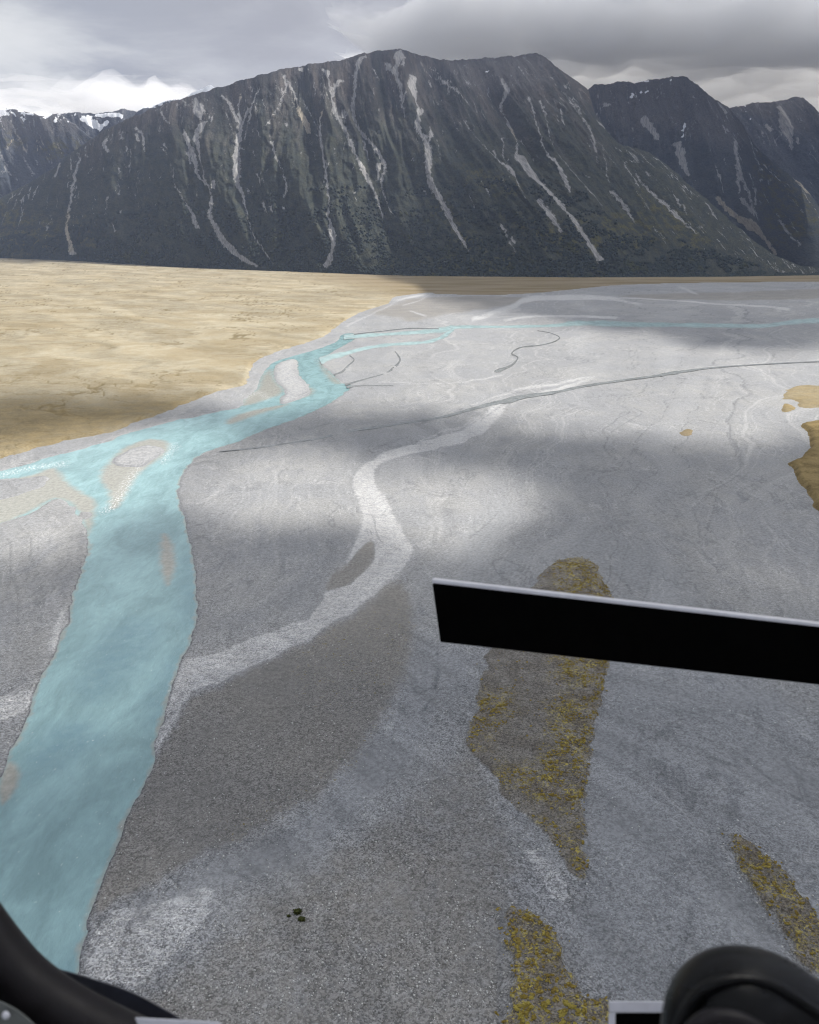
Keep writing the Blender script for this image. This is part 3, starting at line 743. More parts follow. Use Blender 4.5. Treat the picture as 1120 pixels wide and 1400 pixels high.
SCREE = [
    [(112, 215, 2), (106, 240, 2.6), (103, 262, 2), (98, 290, 2.6), (94, 315, 3.5), (98, 330, 3.5), (100, 350, 5)],
    [(83, 222, 2), (80, 236, 3), (76, 244, 1.5)], [(120, 214, 1.5), (126, 220, 2)], [(152, 195, 3), (150, 204, 4), (158, 216, 1.5)], [(170, 183, 2), (171, 196, 3)], [(190, 180, 3), (200, 190, 3), (206, 215, 1.5)], [(163, 307, 1), (168, 318, 2.5)],
    [(222, 152, 2), (228, 165, 2), (240, 180, 1)], [(252, 140, 2), (258, 148, 2)], [(192, 188, 3), (196, 200, 2)], [(178, 205, 2), (180, 214, 2)],
    [(268, 138, 4), (276, 155, 9), (284, 168, 9), (288, 162, 4), (283, 180, 5), (276, 195, 7), (280, 210, 5), (284, 232, 2), (290, 255, 2), (296, 262, 3), (298, 285, 3), (295, 297, 4), (301, 310, 4), (308, 323, 3)],
    [(302, 315, 4), (312, 332, 6), (330, 350, 5), (355, 364, 3)],
    [(258, 185, 2), (266, 205, 4), (274, 225, 5), (279, 246, 2), (292, 259, 2)], [(264, 215, 3), (270, 232, 3)],
    [(303, 252, 2), (300, 265, 3)],
    [(331, 132, 2.5), (327, 150, 2), (331, 168, 3), (331, 185, 5), (329, 210, 5.5), (330, 235, 5.5), (331, 255, 4.5), (337, 268, 2.5), (343, 290, 1.5), (350, 318, 1.5), (365, 345, 1.6), (376, 360, 1)],
    [(302, 132, 2), (314, 142, 2.5), (320, 155, 2), (328, 172, 3)], [(343, 153, 3), (338, 163, 2.5), (332, 176, 2)], [(307, 150, 1), (318, 175, 1.2), (324, 190, 1.5)], [(358, 125, 2), (352, 138, 1.5), (342, 170, 1.5), (338, 195, 1)],
    [(243, 228, .8), (250, 260, 1.4), (263, 280, 1.5), (272, 300, 4), (277, 315, 3.5)],
    [(388, 105, 3), (393, 122, 2), (386, 150, 1.4), (370, 185, 1)], [(393, 112, 2), (405, 135, 2), (412, 158, 4), (420, 172, 5.5), (424, 188, 2.5)], [(408, 95, 3), (415, 97, 4)],
    [(379, 205, 4), (383, 220, 3), (394, 245, 1), (397, 265, 2), (393, 275, 2)], [(357, 242, 2), (362, 258, 1.5)], [(364, 240, 1), (370, 262, 1)], [(365, 280, 3), (371, 298, 1.5)], [(376, 285, 3), (379, 295, 2)], [(392, 285, 2), (392, 290, 2)],
    [(444, 162, 4), (440, 175, 2), (443, 203, 2.2), (447, 230, 2.2), (451, 252, 2), (453, 285, 1.5), (452, 298, 4), (456, 315, 5), (458, 335, 5), (452, 355, 5), (444, 366, 3)],
    [(440, 98, 2), (449, 108, 4), (452, 120, 2), (456, 140, 2.4), (462, 165, 3.5), (474, 185, 3.5), (487, 215, 4), (503, 245, 4), (515, 270, 2.5), (523, 298, 1.5)], [(471, 112, 2), (461, 128, 3), (458, 142, 2.5)], [(415, 140, 1.2), (428, 165, 1.2), (440, 188, 1.5)], [(472, 158, 2.5), (471, 170, 3)],
    [(502, 80, 4), (492, 90, 5), (488, 108, 4), (486, 130, 3), (483, 155, 3), (492, 180, 3), (508, 198, 3), (522, 218, 4), (527, 232, 3.5), (522, 252, 2), (530, 280, 1.3), (541, 297, 1)], [(497, 195, 2), (505, 222, 1.5)], [(518, 225, 3.5), (517, 248, 3)], [(510, 100, 1.5), (520, 115, 1)],
    [(545, 75, 6), (546, 92, 8), (541, 108, 5), (548, 130, 4), (549, 145, 2.4), (556, 172, 1)], [(527, 92, 2.5), (536, 105, 3), (544, 115, 3)], [(553, 92, 2), (551, 104, 3)],
    [(565, 112, 6), (563, 128, 6), (570, 148, 2), (573, 165, 4), (570, 183, 4), (578, 198, 4), (584, 212, 5), (585, 240, 4.5), (588, 255, 6), (600, 275, 5), (612, 295, 4.5), (620, 312, 4), (630, 328, 2.5), (640, 345, 1.5)],
    [(578, 155, 2), (574, 168, 3)], [(587, 183, 2.5), (588, 195, 3), (586, 206, 3)], [(556, 140, 3), (550, 150, 2)],
    [(683, 118, 3), (690, 135, 4.5), (684, 148, 2), (692, 165, 2), (698, 182, 3.5), (704, 200, 1.8), (702, 218, 3.5), (712, 230, 6.5), (722, 245, 5.5), (740, 262, 5), (755, 277, 4.5), (770, 295, 3), (785, 315, 4.5), (800, 335, 5), (818, 358, 5)],
    [(632, 182, .8), (650, 205, 1.2), (675, 230, 1.8), (692, 240, 5), (700, 255, 2), (712, 280, .8)], [(684, 195, 2), (684, 225, 1.4)], [(670, 215, 2), (674, 226, 1.5)],
    [(718, 142, 2), (726, 162, 1.8), (733, 195, 1.5), (740, 212, 2), (755, 228, 2.5), (765, 245, 3.5), (774, 268, 2.5)],
    [(733, 147, 3), (741, 165, 1.3), (752, 205, 1), (770, 230, 1.1), (795, 255, 1), (820, 285, .8)], [(585, 113, 2), (590, 125, 1.5)], [(610, 120, 1), (612, 140, 1.5)],
    [(728, 278, 4), (738, 290, 5), (750, 305, 4), (762, 320, 2)], [(680, 308, 1.5), (690, 325, 1.6), (702, 345, 1.6)], [(696, 325, 3), (700, 335, 2)], [(660, 293, .6), (670, 300, .8)],
    [(778, 145, 1), (788, 162, 1.5), (792, 175, 1)], [(818, 205, 1.2), (825, 235, 1.2), (830, 252, 1)], [(762, 158, 2), (767, 180, 2)], [(832, 262, 2), (845, 275, 2.6), (857, 290, 2.6), (866, 305, 1.4)],
    [(868, 240, 1.2), (880, 256, 1.8), (905, 280, 2.2), (925, 300, 2.6), (948, 322, 1.5)], [(923, 283, 2), (930, 290, 2)], [(780, 150, 2), (800, 185, 2), (812, 215, 1.5)], [(598, 110, 1.5), (640, 160, 1.5)], [(850, 230, 1), (870, 262, 1.2)]]
TAN = [[(400, 135, 2), (410, 158, 5), (420, 172, 7), (424, 190, 4)], [(440, 160, 5), (446, 168, 5)], [(697, 178, 5), (703, 198, 4)], [(94, 290, 6), (98, 345, 7)], [(452, 172, 3), (456, 180, 3)], [(328, 130, 4), (332, 138, 4)]]
ROCK = [[(620, 82), (690, 78), (735, 74), (745, 100), (745, 125), (700, 130), (640, 132), (615, 105)]]
OLIVE = [[(0, 285), (60, 300), (85, 320), (60, 350), (0, 345)], [(105, 300), (125, 305), (145, 350), (115, 352)], [(690, 300), (760, 310), (870, 290), (900, 330), (850, 340), (760, 345)], [(520, 360), (600, 360), (690, 350), (720, 372), (560, 375)], [(870, 265), (960, 320), (950, 345), (900, 310)],
         [(590, 285), (610, 285), (660, 345), (640, 350)], [(640, 235), (700, 265), (690, 275), (640, 255)]]
front = make_range('long dark mountain with pale grey scree chutes above the valley', FRONT_RIDGE, FRONT_BASE, LEAN, SCREE, TAN, [(None)] and [[(711, 76, 1.2), (716, 73, 1.2)], [(664, 104, .8), (666, 104, .8)]], ROCK, OLIVE, 1.2, 300, seed=0, umin=-255, umax=1240)

R2 = [(760, 170, 4890), (790, 135, 5053), (803, 124, 5134), (812, 116, 5216), (840, 113, 5257), (870, 112, 5298), (900, 108, 5298), (930, 104, 5298), (940, 106, 5257), (955, 118, 5134), (975, 134, 4972), (1000, 150, 4808), (1015, 170, 4564), (1030, 196, 4320), (1045, 212, 4075), (1060, 225, 3912), (1095, 250, 3667), (1120, 283, 3870), (1160, 325, 3510), (1230, 368, 2970), (1330, 373, 2700)]
B2 = [(740, 356), (1000, 360), (1060, 364), (1120, 374), (1330, 376)]
SC2 = [[(918, 200, 5), (922, 212, 7), (926, 228, 6), (935, 246, 3)], [(953, 202, 1.3), (960, 222, 2.4), (970, 245, 3.5), (979, 270, 2.4)], [(996, 200, 3), (995, 228, 4.5), (999, 245, 4), (999, 270, 1.5)], [(1000, 245, 2), (1010, 268, 2), (1022, 300, 3)], [(1022, 262, 1.5), (1022, 285, 2.5)],
       [(968, 272, 2), (985, 290, 5), (1010, 305, 5), (1030, 320, 5), (1058, 348, 3)], [(1000, 275, 4), (1018, 295, 4)], [(1055, 294, 1.4), (1070, 315, 1.8), (1090, 336, 1.6)], [(1085, 238, 5), (1095, 255, 3), (1108, 268, 2)], [(980, 178, 2), (985, 190, 2)], [(1025, 195, 2), (1028, 225, 1.2)],
       [(1032, 236, 3), (1036, 238, 2)], [(1030, 254, 3), (1034, 250, 2)], [(870, 170, 6), (885, 185, 6), (892, 200, 3)], [(820, 150, 5), (832, 152, 3)], [(980, 140, 2), (990, 160, 3)]]
TAN2 = [[(968, 272, 4), (985, 290, 7), (1010, 305, 7), (1060, 350, 5)], [(1050, 225, 6), (1085, 240, 7), (1120, 290, 6)]]
SN2 = [[(857, 141, 2.4), (861, 136, 2)], [(871, 132, 1.3), (874, 130, 1.3)], [(879, 130, 1.2), (886, 127, 1)], [(868, 113, 1.1), (888, 111, 1.1)], [(914, 114, 1.3), (916, 112, 1.2)], [(925, 187, 1.2), (929, 176, 1.8)], [(924, 196, 1.2), (925, 192, 1)], [(864, 140, 1), (865, 139, 1)]]
LEAN2 = [(740, -.1), (900, .1), (960, .3), (1040, .5), (1120, .8), (1330, .9)]
make_range('second dark peak with its summit in the cloud behind the main ridge', R2, B2, LEAN2, SC2, TAN2, SN2, [[(810, 116), (930, 105), (1000, 155), (1020, 200), (960, 205), (900, 180), (850, 190), (820, 160)]], [[(1030, 215), (1060, 235), (1120, 300), (1060, 340), (1030, 290)]], 1.2, 240, haze_tint=.45, seed=20, umin=742, umax=1330, hvoff=-.05)
R3 = [(940, 190, 5738), (985, 152, 5889), (1000, 147, 5889), (1030, 141, 5964), (1060, 139, 5964), (1085, 133, 6040), (1096, 133, 6040), (1108, 145, 5889), (1120, 156, 5814), (1160, 178, 5662), (1230, 190, 5662), (1330, 230, 5436)]
B3 = [(900, 354), (1350, 354)]
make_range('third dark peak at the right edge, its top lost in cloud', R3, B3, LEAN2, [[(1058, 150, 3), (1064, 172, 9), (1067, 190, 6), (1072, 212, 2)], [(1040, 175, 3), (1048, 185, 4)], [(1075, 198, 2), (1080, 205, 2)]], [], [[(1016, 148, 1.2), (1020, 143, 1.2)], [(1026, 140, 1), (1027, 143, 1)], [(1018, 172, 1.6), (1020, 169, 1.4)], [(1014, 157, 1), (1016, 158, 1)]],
           [[(985, 150), (1090, 130), (1130, 165), (1080, 190), (1040, 165)]], [], 1.4, 160, haze_tint=.7, seed=33, umin=930, umax=1330, hvoff=-.1)
RL1 = [(-260, 149, 6308), (-100, 149, 6308), (-40, 149, 6308), (0, 149, 6308), (20, 149, 6308), (50, 156, 6225), (80, 155, 6225), (100, 168, 6142), (120, 185, 6059), (140, 196, 5976), (170, 215, 5810), (230, 260, 5644), (300, 300, 5561)]
BL = [(-280, 349.5), (320, 350)]
SCL1 = [[(0, 195, 1.5), (8, 215, 1.5), (14, 228, 2), (20, 240, 2), (32, 250, 1.6)], [(16, 165, 1.5), (25, 185, 1.6), (38, 210, 1.3), (38, 222, 1.6), (50, 240, 1.3)], [(54, 193, 1.3), (62, 210, 1.3), (72, 225, 1)], [(22, 192, 1.5), (15, 210, 1)], [(40, 195, 1), (38, 210, 1.2)], [(52, 220, 1), (58, 232, 1)]]
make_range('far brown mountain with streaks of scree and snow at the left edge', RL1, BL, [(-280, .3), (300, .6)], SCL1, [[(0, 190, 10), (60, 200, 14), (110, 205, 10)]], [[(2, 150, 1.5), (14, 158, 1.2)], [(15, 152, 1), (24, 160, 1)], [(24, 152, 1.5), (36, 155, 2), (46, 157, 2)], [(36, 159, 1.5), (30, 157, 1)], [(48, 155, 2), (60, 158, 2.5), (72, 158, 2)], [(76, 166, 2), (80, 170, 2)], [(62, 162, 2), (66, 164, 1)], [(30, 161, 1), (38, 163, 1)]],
           [[(0, 150), (80, 158), (110, 178), (60, 190), (0, 180)]], [[(60, 200), (110, 190), (125, 205), (90, 225), (60, 220)], [(0, 170), (40, 180), (30, 210), (0, 200)]], 1.5, 150, haze_tint=.75, seed=44, umin=-270, umax=300, hvoff=-.1, snowline=150, amp=.6)
RL2 = [(-100, 150, 6450), (40, 166, 6450), (80, 156, 6450), (105, 153, 6450), (130, 155, 6450), (150, 153, 6450), (170, 149, 6450), (185, 152, 6450), (200, 145, 6450), (212, 143, 6450), (226, 138, 6100), (250, 134, 5600), (275, 121, 5600), (288, 117, 5600), (300, 123, 5600), (330, 135, 5600), (420, 150, 5600)]
make_range('farthest snowy mountain beyond the left end of the main ridge', RL2, [(-110, 349), (215, 349), (245, 356), (440, 357)], [(-110, .3), (420, .3)], [], [], [[(112, 162, 4), (128, 170, 5), (142, 178, 3)], [(130, 158, 2), (160, 160, 4), (172, 164, 3)], [(190, 148, 3), (215, 146, 3)], [(275, 122, 3), (288, 122, 4), (300, 128, 3)], [(120, 158, 3), (126, 162, 3)], [(150, 168, 3), (136, 180, 3)]], [], [], 1.4, 140, haze_tint=.8, amp=.7, seed=55, umin=-105, umax=430, hvoff=.15, snowline=140)

# forest: scrub and trees on the foot of the front mountain, one far mass
t = NT('forest_leaves')
p = t.pos()
nf = t.noise(p, .012, 5, .7); nf2 = t.noise(p, .12, 3, .6)
col = t.mix(t.ramp(nf2, .35, .65), (.032, .042, .042), (.050, .057, .047))
col = t.mix(t.ramp(nf, .56, .66, 0, .7), col, (.070, .072, .032))
M_FOREST = t.finish(col, 1.0, .02)
PHI = (1 + 5 ** .5) / 2
ICO_V = np.array([(-1, PHI, 0), (1, PHI, 0), (-1, -PHI, 0), (1, -PHI, 0), (0, -1, PHI), (0, 1, PHI), (0, -1, -PHI), (0, 1, -PHI), (PHI, 0, -1), (PHI, 0, 1), (-PHI, 0, -1), (-PHI, 0, 1)]) / math.hypot(1, PHI)
ICO_F = np.array([(0, 11, 5), (0, 5, 1), (0, 1, 7), (0, 7, 10), (0, 10, 11), (1, 5, 9), (5, 11, 4), (11, 10, 2), (10, 7, 6), (7, 1, 8), (3, 9, 4), (3, 4, 2), (3, 2, 6), (3, 6, 8), (3, 8, 9), (4, 9, 5), (2, 4, 11), (6, 2, 10), (8, 6, 7), (9, 8, 1)])


def lumps(pos, size, squash):
    n = len(pos)
    v = np.repeat(ICO_V[None], n, 0) * (1 + .35 * (rng.random((n, 12, 1)) - .5))
    v = v * size[:, None, None] * np.stack([np.ones(n), np.ones(n), squash], 1)[:, None, :] + pos[:, None, :]
    f = ICO_F[None] + (np.arange(n) * 12)[:, None, None]
    return v.reshape(-1, 3), f.reshape(-1, 3)


nv_, nu_ = front['X'].shape
cand = 26000
iu = rng.integers(0, nu_, cand); vv = rng.random(cand) ** 1.7 * .34
iv = np.clip((vv * nv_).astype(int), 0, nv_ - 1)
pu, ppy = front['U'][iv, iu], front['PY'][iv, iu]
dens = fbm(pu / 40, ppy / 18, 4, 71) + .35 - vv * 1.2
scm = px_mask(SCREE, pu, ppy)
keep = (dens > .0) & (scm < .3) & (pu > -60) & (pu < 1180)
pos = np.stack([front['X'][iv, iu], front['Y'][iv, iu], front['Z'][iv, iu]], 1)[keep] + (rng.random((keep.sum(), 3)) - .5) * np.array([6, 6, 0])
sz = (3.0 + 5.0 * rng.random(len(pos))) * np.clip(pos[:, 1] / 3600, .8, 1.5)
pos[:, 2] += sz * .3
v, f = lumps(pos, sz, .8 + .5 * rng.random(len(pos)))
tag(link_mesh('forest', v, f, M_FOREST, None, False), 'dark scrub forest along the foot of the main mountain', 'forest', kind='stuff')

# loose stones on the near gravel
t = NT('stones')
p = t.pos()
M_STONE = t.finish(t.mix(t.ramp(t.noise(p, 1.7, 2, .5), .3, .6), (.13, .13, .13), (.56, .555, .54)), .9, .2)
sx_ = rng.random(30000) * 1260 - 60; sy_ = 800 + 640 * rng.random(30000) ** .8
SX, SY = ground(sx_, sy_)
sr_ = river_sd(SX, SY)
dn = fbm(SX / 14, SY / 14, 4, 401) + .5 * fbm(SX / 3, SY / 3, 3, 405) + .25 * rng.random(30000) - .12
ok = (sr_ > .8) & (dn > 0)
SX, SY = SX[ok], SY[ok]
ri = np.abs(dd[None, :] - SY[:, None]).argmin(1); ci = np.abs(cols[None, :] - (SX / (SY * CP + CAM_H * SP))[:, None]).argmin(1)
ok = rng.random(len(SX)) > .8 * a_fine[ri, ci] + .45 * a_dark[ri, ci]
SX, SY, ri, ci = SX[ok], SY[ok], ri[ok], ci[ok]
sz = .05 + .20 * rng.random(len(SX)) ** 3
v, f = lumps(np.stack([SX, SY, GZ[ri, ci] + sz * .25], 1), sz, .55 + .3 * rng.random(len(SX)))
tag(link_mesh('stones', v, f, M_STONE, None, False), 'loose pale and dark stones scattered over the near gravel', 'stones', kind='stuff')

# ------------------------------------------------------------------ plants on the islands
t = NT('cushion_leaves')
p = t.pos()
inf = t.n('ShaderNodeObjectInfo').outputs['Random']
pn = t.noise(p, 3.0, 4, .7)
c0 = t.mix(t.ramp(inf, 0, 1), (.27, .20, .045), (.50, .42, .10))
col = t.mix(t.ramp(pn, .35, .7), t.mix(.5, c0, (.14, .10, .03)), c0)
M_CUSH = t.finish(col, .95, .05, t.bump(t.noise(p, 9, 4, .7), .1, 1.0))
t = NT('cushion_mat')
p = t.pos()
c0 = t.mix(t.ramp(t.noise(p, .7, 3, .6), .35, .65), (.24, .18, .045), (.46, .39, .10))
M_CUSH2 = t.finish(t.mix(t.ramp(t.noise(p, 3.0, 4, .7), .35, .7), (.20, .14, .04), c0), .95, .05)
t = NT('dark_leaves')
p = t.pos()
M_DARKLEAF = t.finish(t.mix(t.ramp(t.noise(p, 4, 4, .7), .35, .65), (.02, .028, .01), (.075, .078, .02)), .9, .1)


def tuft_mesh(name, mat, n=46, seed=0, leaf=.20):
    """a low cushion made of many leaf blades springing from a lumpy core"""
    r = random.Random(seed); V, Fc = [], []
    core = ICO_V * np.array([.72, .72, .34])
    core = core * np.array([[1 + .4 * (r.random() - .5)] for _ in range(12)]) + np.array([0, 0, .12])
    V += [tuple(c) for c in core]; Fc += [tuple(int(k) for k in q) for q in ICO_F]
    for k in range(n):
        a = r.random() * 6.283; e = r.random() ** .6
        d = Vector((math.cos(a) * (1 - .6 * e), math.sin(a) * (1 - .6 * e), .12 + .5 * e))
        b = Vector((d.x * .62, d.y * .62, d.z * .45 + .05))
        tip = b + Vector((d.x, d.y, d.z + .15)).normalized() * (.28 + .3 * r.random())
        s = Vector((-math.sin(a), math.cos(a), .3 * (r.random() - .5))) * leaf * (.6 + .8 * r.random())
        i = len(V)
        V += [tuple(b - s), tuple(b + s), tuple(tip + s * .4), tuple(tip - s * .4)]
        Fc.append((i, i + 1, i + 2, i + 3))
    me = bpy.data.meshes.new(name); me.from_pydata(V, [], Fc); me.materials.append(mat); me.update()
    return me


TUFTS = [tuft_mesh('cushion_plant', M_CUSH, 44, 3 + k) for k in range(5)]


def bilinear(A, X, Y):
    """height of the island grid at a ground point (nearest vertex)"""
    s = np.where(Y >= 66, Y * CP + CAM_H * SP, 1)
    r = np.abs(dd[None, :] - Y[:, None]).argmin(1); c = np.abs(cols[None, :] - (X / s)[:, None]).argmin(1)
    return A[r, c]


def scatter(polyname, count, vegfun, zgrid, s_grid):
    q = ISLES[polyname]
    out = []
    tries = 0
    while len(out) < count and tries < 60:
        tries += 1
        X = q[:, 0].min() + rng.random(4000) * (q[:, 0].max() - q[:, 0].min())
        Y = q[:, 1].min() + rng.random(4000) * (q[:, 1].max() - q[:, 1].min())
        px_, py_ = pixel(X, Y)
        d = bilinear(s_grid, X, Y)
        ok = (d < -.5 + 2.2 * (rng.random(4000) > .9)) & (rng.random(4000) < vegfun(X, Y, px_, py_)) & (py_ < 1430)
        z = np.maximum(bilinear(zgrid, X, Y), bilinear(GZ, X, Y))
        out += [(X[i], Y[i], z[i]) for i in np.nonzero(ok)[0]]
    out = np.array(out)
    return out[:count]


fA = lambda X, Y, px_, py_: np.maximum(mask_union(VEG_A, X, Y, 2.5) * sstep(-.15, .25, fbm(X / 4, Y / 4, 3, 81)) * 1.0, .03)
fB = lambda X, Y, px_, py_: sstep(-.2, .15, fbm(X / 2.2, Y / 2.2, 3, 82)) * .9 * (1 - .7 * sstep(770, 800, px_)) + .02
fC = lambda X, Y, px_, py_: sstep(-.1, .25, fbm(X / 2.5, Y / 2.5, 3, 83)) * .8 * (1 - .7 * sstep(1240, 1330, py_)) + .03
pB = scatter('b', 620, fB, zB, sB); pC = scatter('c', 420, fC, zC, sC); pA = scatter('a', 3400, fA, zA, sA)


def put_plant(pt, label, group, lo, hi):
    o = bpy.data.objects.new('cushion_plant', random.choice(TUFTS)); C.objects.link(o)
    s = lo + (hi - lo) * random.random() ** 1.6
    o.location = (pt[0], pt[1], pt[2] - .02); o.scale = (s * random.uniform(.9, 1.9), s, s * .55); o.rotation_euler = (0, 0, random.random() * 6.28)
    tag(o, label, 'plant', group)


pB = pB[np.argsort(np.hypot(pB[:, 0], pB[:, 1]))]; pC = pC[np.argsort(np.hypot(pC[:, 0], pC[:, 1]))]
for pt in pB[:200]:
    put_plant(pt, 'yellow cushion plant on the gravel island at the bottom edge', 'yellow cushion plants on the bottom gravel island', .12, .52)
for pt in pC[:100]:
    put_plant(pt, 'yellow cushion plant on the narrow pointed gravel island at right', 'yellow cushion plants on the pointed gravel island', .1, .4)
rest = np.concatenate([pB[200:], pC[100:], pA])
vs, fs = [], []
for k, pt in enumerate(rest):
    me = TUFTS[k % 5]
    s = .10 + .34 * random.random() ** 2.2; a = random.random() * 6.28
    co = np.empty(len(me.vertices) * 3); me.vertices.foreach_get('co', co); co = co.reshape(-1, 3) * np.array([s * random.uniform(.8, 1.9), s, s * .55])
    co = np.stack([co[:, 0] * math.cos(a) - co[:, 1] * math.sin(a), co[:, 0] * math.sin(a) + co[:, 1] * math.cos(a), co[:, 2]], 1) + np.array(pt)
    base = sum(len(x) for x in vs) if k == 0 else nbase
    for q in me.polygons:
        fs.append([base + i for i in q.vertices])
    vs.append(co); nbase = base + len(co)
tag(link_mesh('ground_cover', np.concatenate(vs), fs, M_CUSH2, None, False), 'yellow ground cover of small cushion plants on the gravel islands', 'ground cover', kind='stuff')


# sparse shrubs on the near gravel
def shrub(px_, py_, size, label, seed):
    x, y = ground(px_, py_)
    r = river_sd(np.array([float(x)]), np.array([float(y)])); z = float(base_z(np.array([float(x)]), np.array([float(y)]), r)[0])
    me = tuft_mesh('shrub', M_DARKLEAF, 90, seed, .16)
    o = bpy.data.objects.new('shrub', me); C.objects.link(o)
    o.location = (x, y, z - .05); o.scale = (size * 1.3, size, size * .8)
    tag(o, label, 'shrub')


shrub(407, 1251, .85, 'largest dark green shrub of three on bare lower gravel', 91)
shrub(413, 1261, .70, 'middle sized dark shrub just below the largest one', 92)
shrub(395, 1256, .38, 'smallest dark shrub left of the two bigger ones', 93)

# ------------------------------------------------------------------ sun and cloud cover overhead
SUN_EL, SUN_AZ = math.radians(50), math.radians(22)          # azimuth measured from the right of the view towards ahead
SV = np.array([math.cos(SUN_EL) * math.cos(SUN_AZ), math.cos(SUN_EL) * math.sin(SUN_AZ), math.sin(SUN_EL)])
sun = bpy.data.lights.new('sun', 'SUN'); sun.energy = 4.2; sun.angle = math.radians(.53); sun.color = (1, .955, .88)
so = bpy.data.objects.new('sun', sun); C.objects.link(so)
so.rotation_euler = Vector(-SV).to_track_quat('-Z', 'Y').to_euler(); so.location = Vector(SV) * 3000

LIT = [[(-500, 361), (0, 357), (250, 360), (430, 369), (560, 386), (640, 420), (800, 448), (930, 466), (1050, 478), (1400, 500), (1400, 610), (1120, 600), (1000, 612), (900, 602), (800, 596), (740, 590), (690, 580), (620, 568), (540, 563),
        (450, 560), (330, 572), (300, 560), (250, 552), (200, 548), (100, 546), (-500, 530)],
       [(-400, 660), (0, 606), (100, 590), (250, 574), (330, 586), (310, 616), (270, 640), (225, 700), (140, 710), (110, 755), (0, 775), (-400, 820)],
       [(252, 645), (330, 622), (470, 618), (500, 642), (540, 632), (610, 645), (700, 658), (735, 688), (700, 725), (640, 762), (570, 752), (480, 722), (400, 722), (300, 715), (255, 700)]]
DIM = [[(-300, 500), (0, 520), (150, 528), (300, 545), (250, 590), (100, 600), (-300, 640)], [(-200, 1230), (200, 1190), (430, 1170), (640, 1190), (700, 1300), (680, 1500), (-300, 1500)], [(480, 690), (560, 740), (560, 800), (440, 870), (260, 930), (240, 900), (420, 830), (470, 760)], [(640, 400), (1300, 392), (1300, 440), (640, 436)],
       [(940, 740), (1000, 760), (1120, 760), (1120, 830), (1010, 800), (950, 765)], [(-200, 780), (100, 770), (250, 740), (265, 860), (200, 1000), (0, 1060), (-200, 1100)]]
cy = np.concatenate([[337, 340, 345], np.arange(350, 640, 4.0), np.arange(640, 1000, 8.0), np.arange(1000, 1650, 20.0)])
_, cd = ground(cy * 0 + 560, cy)
cd = np.concatenate([[5350], cd[cd < 5300], [45, 0, -60, -200, -500, -1200, -2500]])
cx = np.concatenate([-np.geomspace(3.2, .72, 14), np.arange(-.7, .701, 8 / F), np.geomspace(.72, 3.2, 14)])
cs = np.where(cd >= 66, cd * CP + CAM_H * SP, 66 * CP + CAM_H * SP + .9 * (66 - cd))
CX = cs[:, None] * cx[None]; CY = np.repeat(cd[:, None], len(cx), 1)
qx, qy = pixel(CX, CY)
front_of = CY > 50
jx = 26 * fbm(qx / 70, qy / 40, 3, 91); jy = 12 * fbm(qx / 90, qy / 40, 3, 95)
lit = np.zeros(CX.shape)
for q in LIT:
    s = sdf(np.asarray(smooth(q)), qx + jx, qy + jy, 120)
    w = np.clip((qy - 325) * .125, 6, 40)
    lit = np.maximum(lit, 1 - sstep(-w, w, s))
for q in DIM:
    s = sdf(np.asarray(smooth(q)), qx + jx, qy + jy, 160)
    lit = np.maximum(lit, (.10 if min(a[1] for a in q) > 1100 else .27) * (1 - sstep(-45, 45, s)))
base_T = .14 - .115 * sstep(740, 1000, qy)
base_T = np.where(CY > 2400, .17, base_T)
base_T = base_T * (1 + .5 * fbm(CX / 60, CY / 60, 4, 97))
lit = np.where(front_of, np.maximum(lit, np.clip(base_T, .012, .5)), .12)
TH = -np.log(np.clip(lit, .012, .97)) * 3.83 + .1
DECK = 1700.0
top = np.stack([CX + SV[0] / SV[2] * DECK, CY + SV[1] / SV[2] * DECK, DECK + TH * .6], -1)
bot = np.stack([top[..., 0], top[..., 1], DECK - TH * .4], -1)
nr, nc = CX.shape
ft = grid_faces(nr, nc)[:, ::-1]; fb = ft[:, ::-1] + nr * nc
ed = list(range(nc)) + [i * nc + nc - 1 for i in range(1, nr)] + [(nr - 1) * nc + j for j in range(nc - 2, -1, -1)] + [i * nc for i in range(nr - 2, 0, -1)]
side = np.array([(ed[i], ed[(i + 1) % len(ed)], ed[(i + 1) % len(ed)] + nr * nc, ed[i] + nr * nc) for i in range(len(ed))])
cl = link_mesh('cloud', np.concatenate([top.reshape(-1, 3), bot.reshape(-1, 3)]), np.concatenate([ft, side, fb]), None)
mc = bpy.data.materials.new('cloud'); mc.use_nodes = True; nt = mc.node_tree; nt.nodes.clear()
oo = nt.nodes.new('ShaderNodeOutputMaterial'); vs_ = nt.nodes.new('ShaderNodeVolumePrincipled')
vs_.inputs['Color'].default_value = (.74, .77, .82, 1); vs_.inputs['Density'].default_value = .2; vs_.inputs['Anisotropy'].default_value = .3
nt.links.new(vs_.outputs[0], oo.inputs['Volume'])
cl.data.materials.append(mc)
tag(cl, 'broken grey cloud layer over the valley', 'cloud', kind='structure')



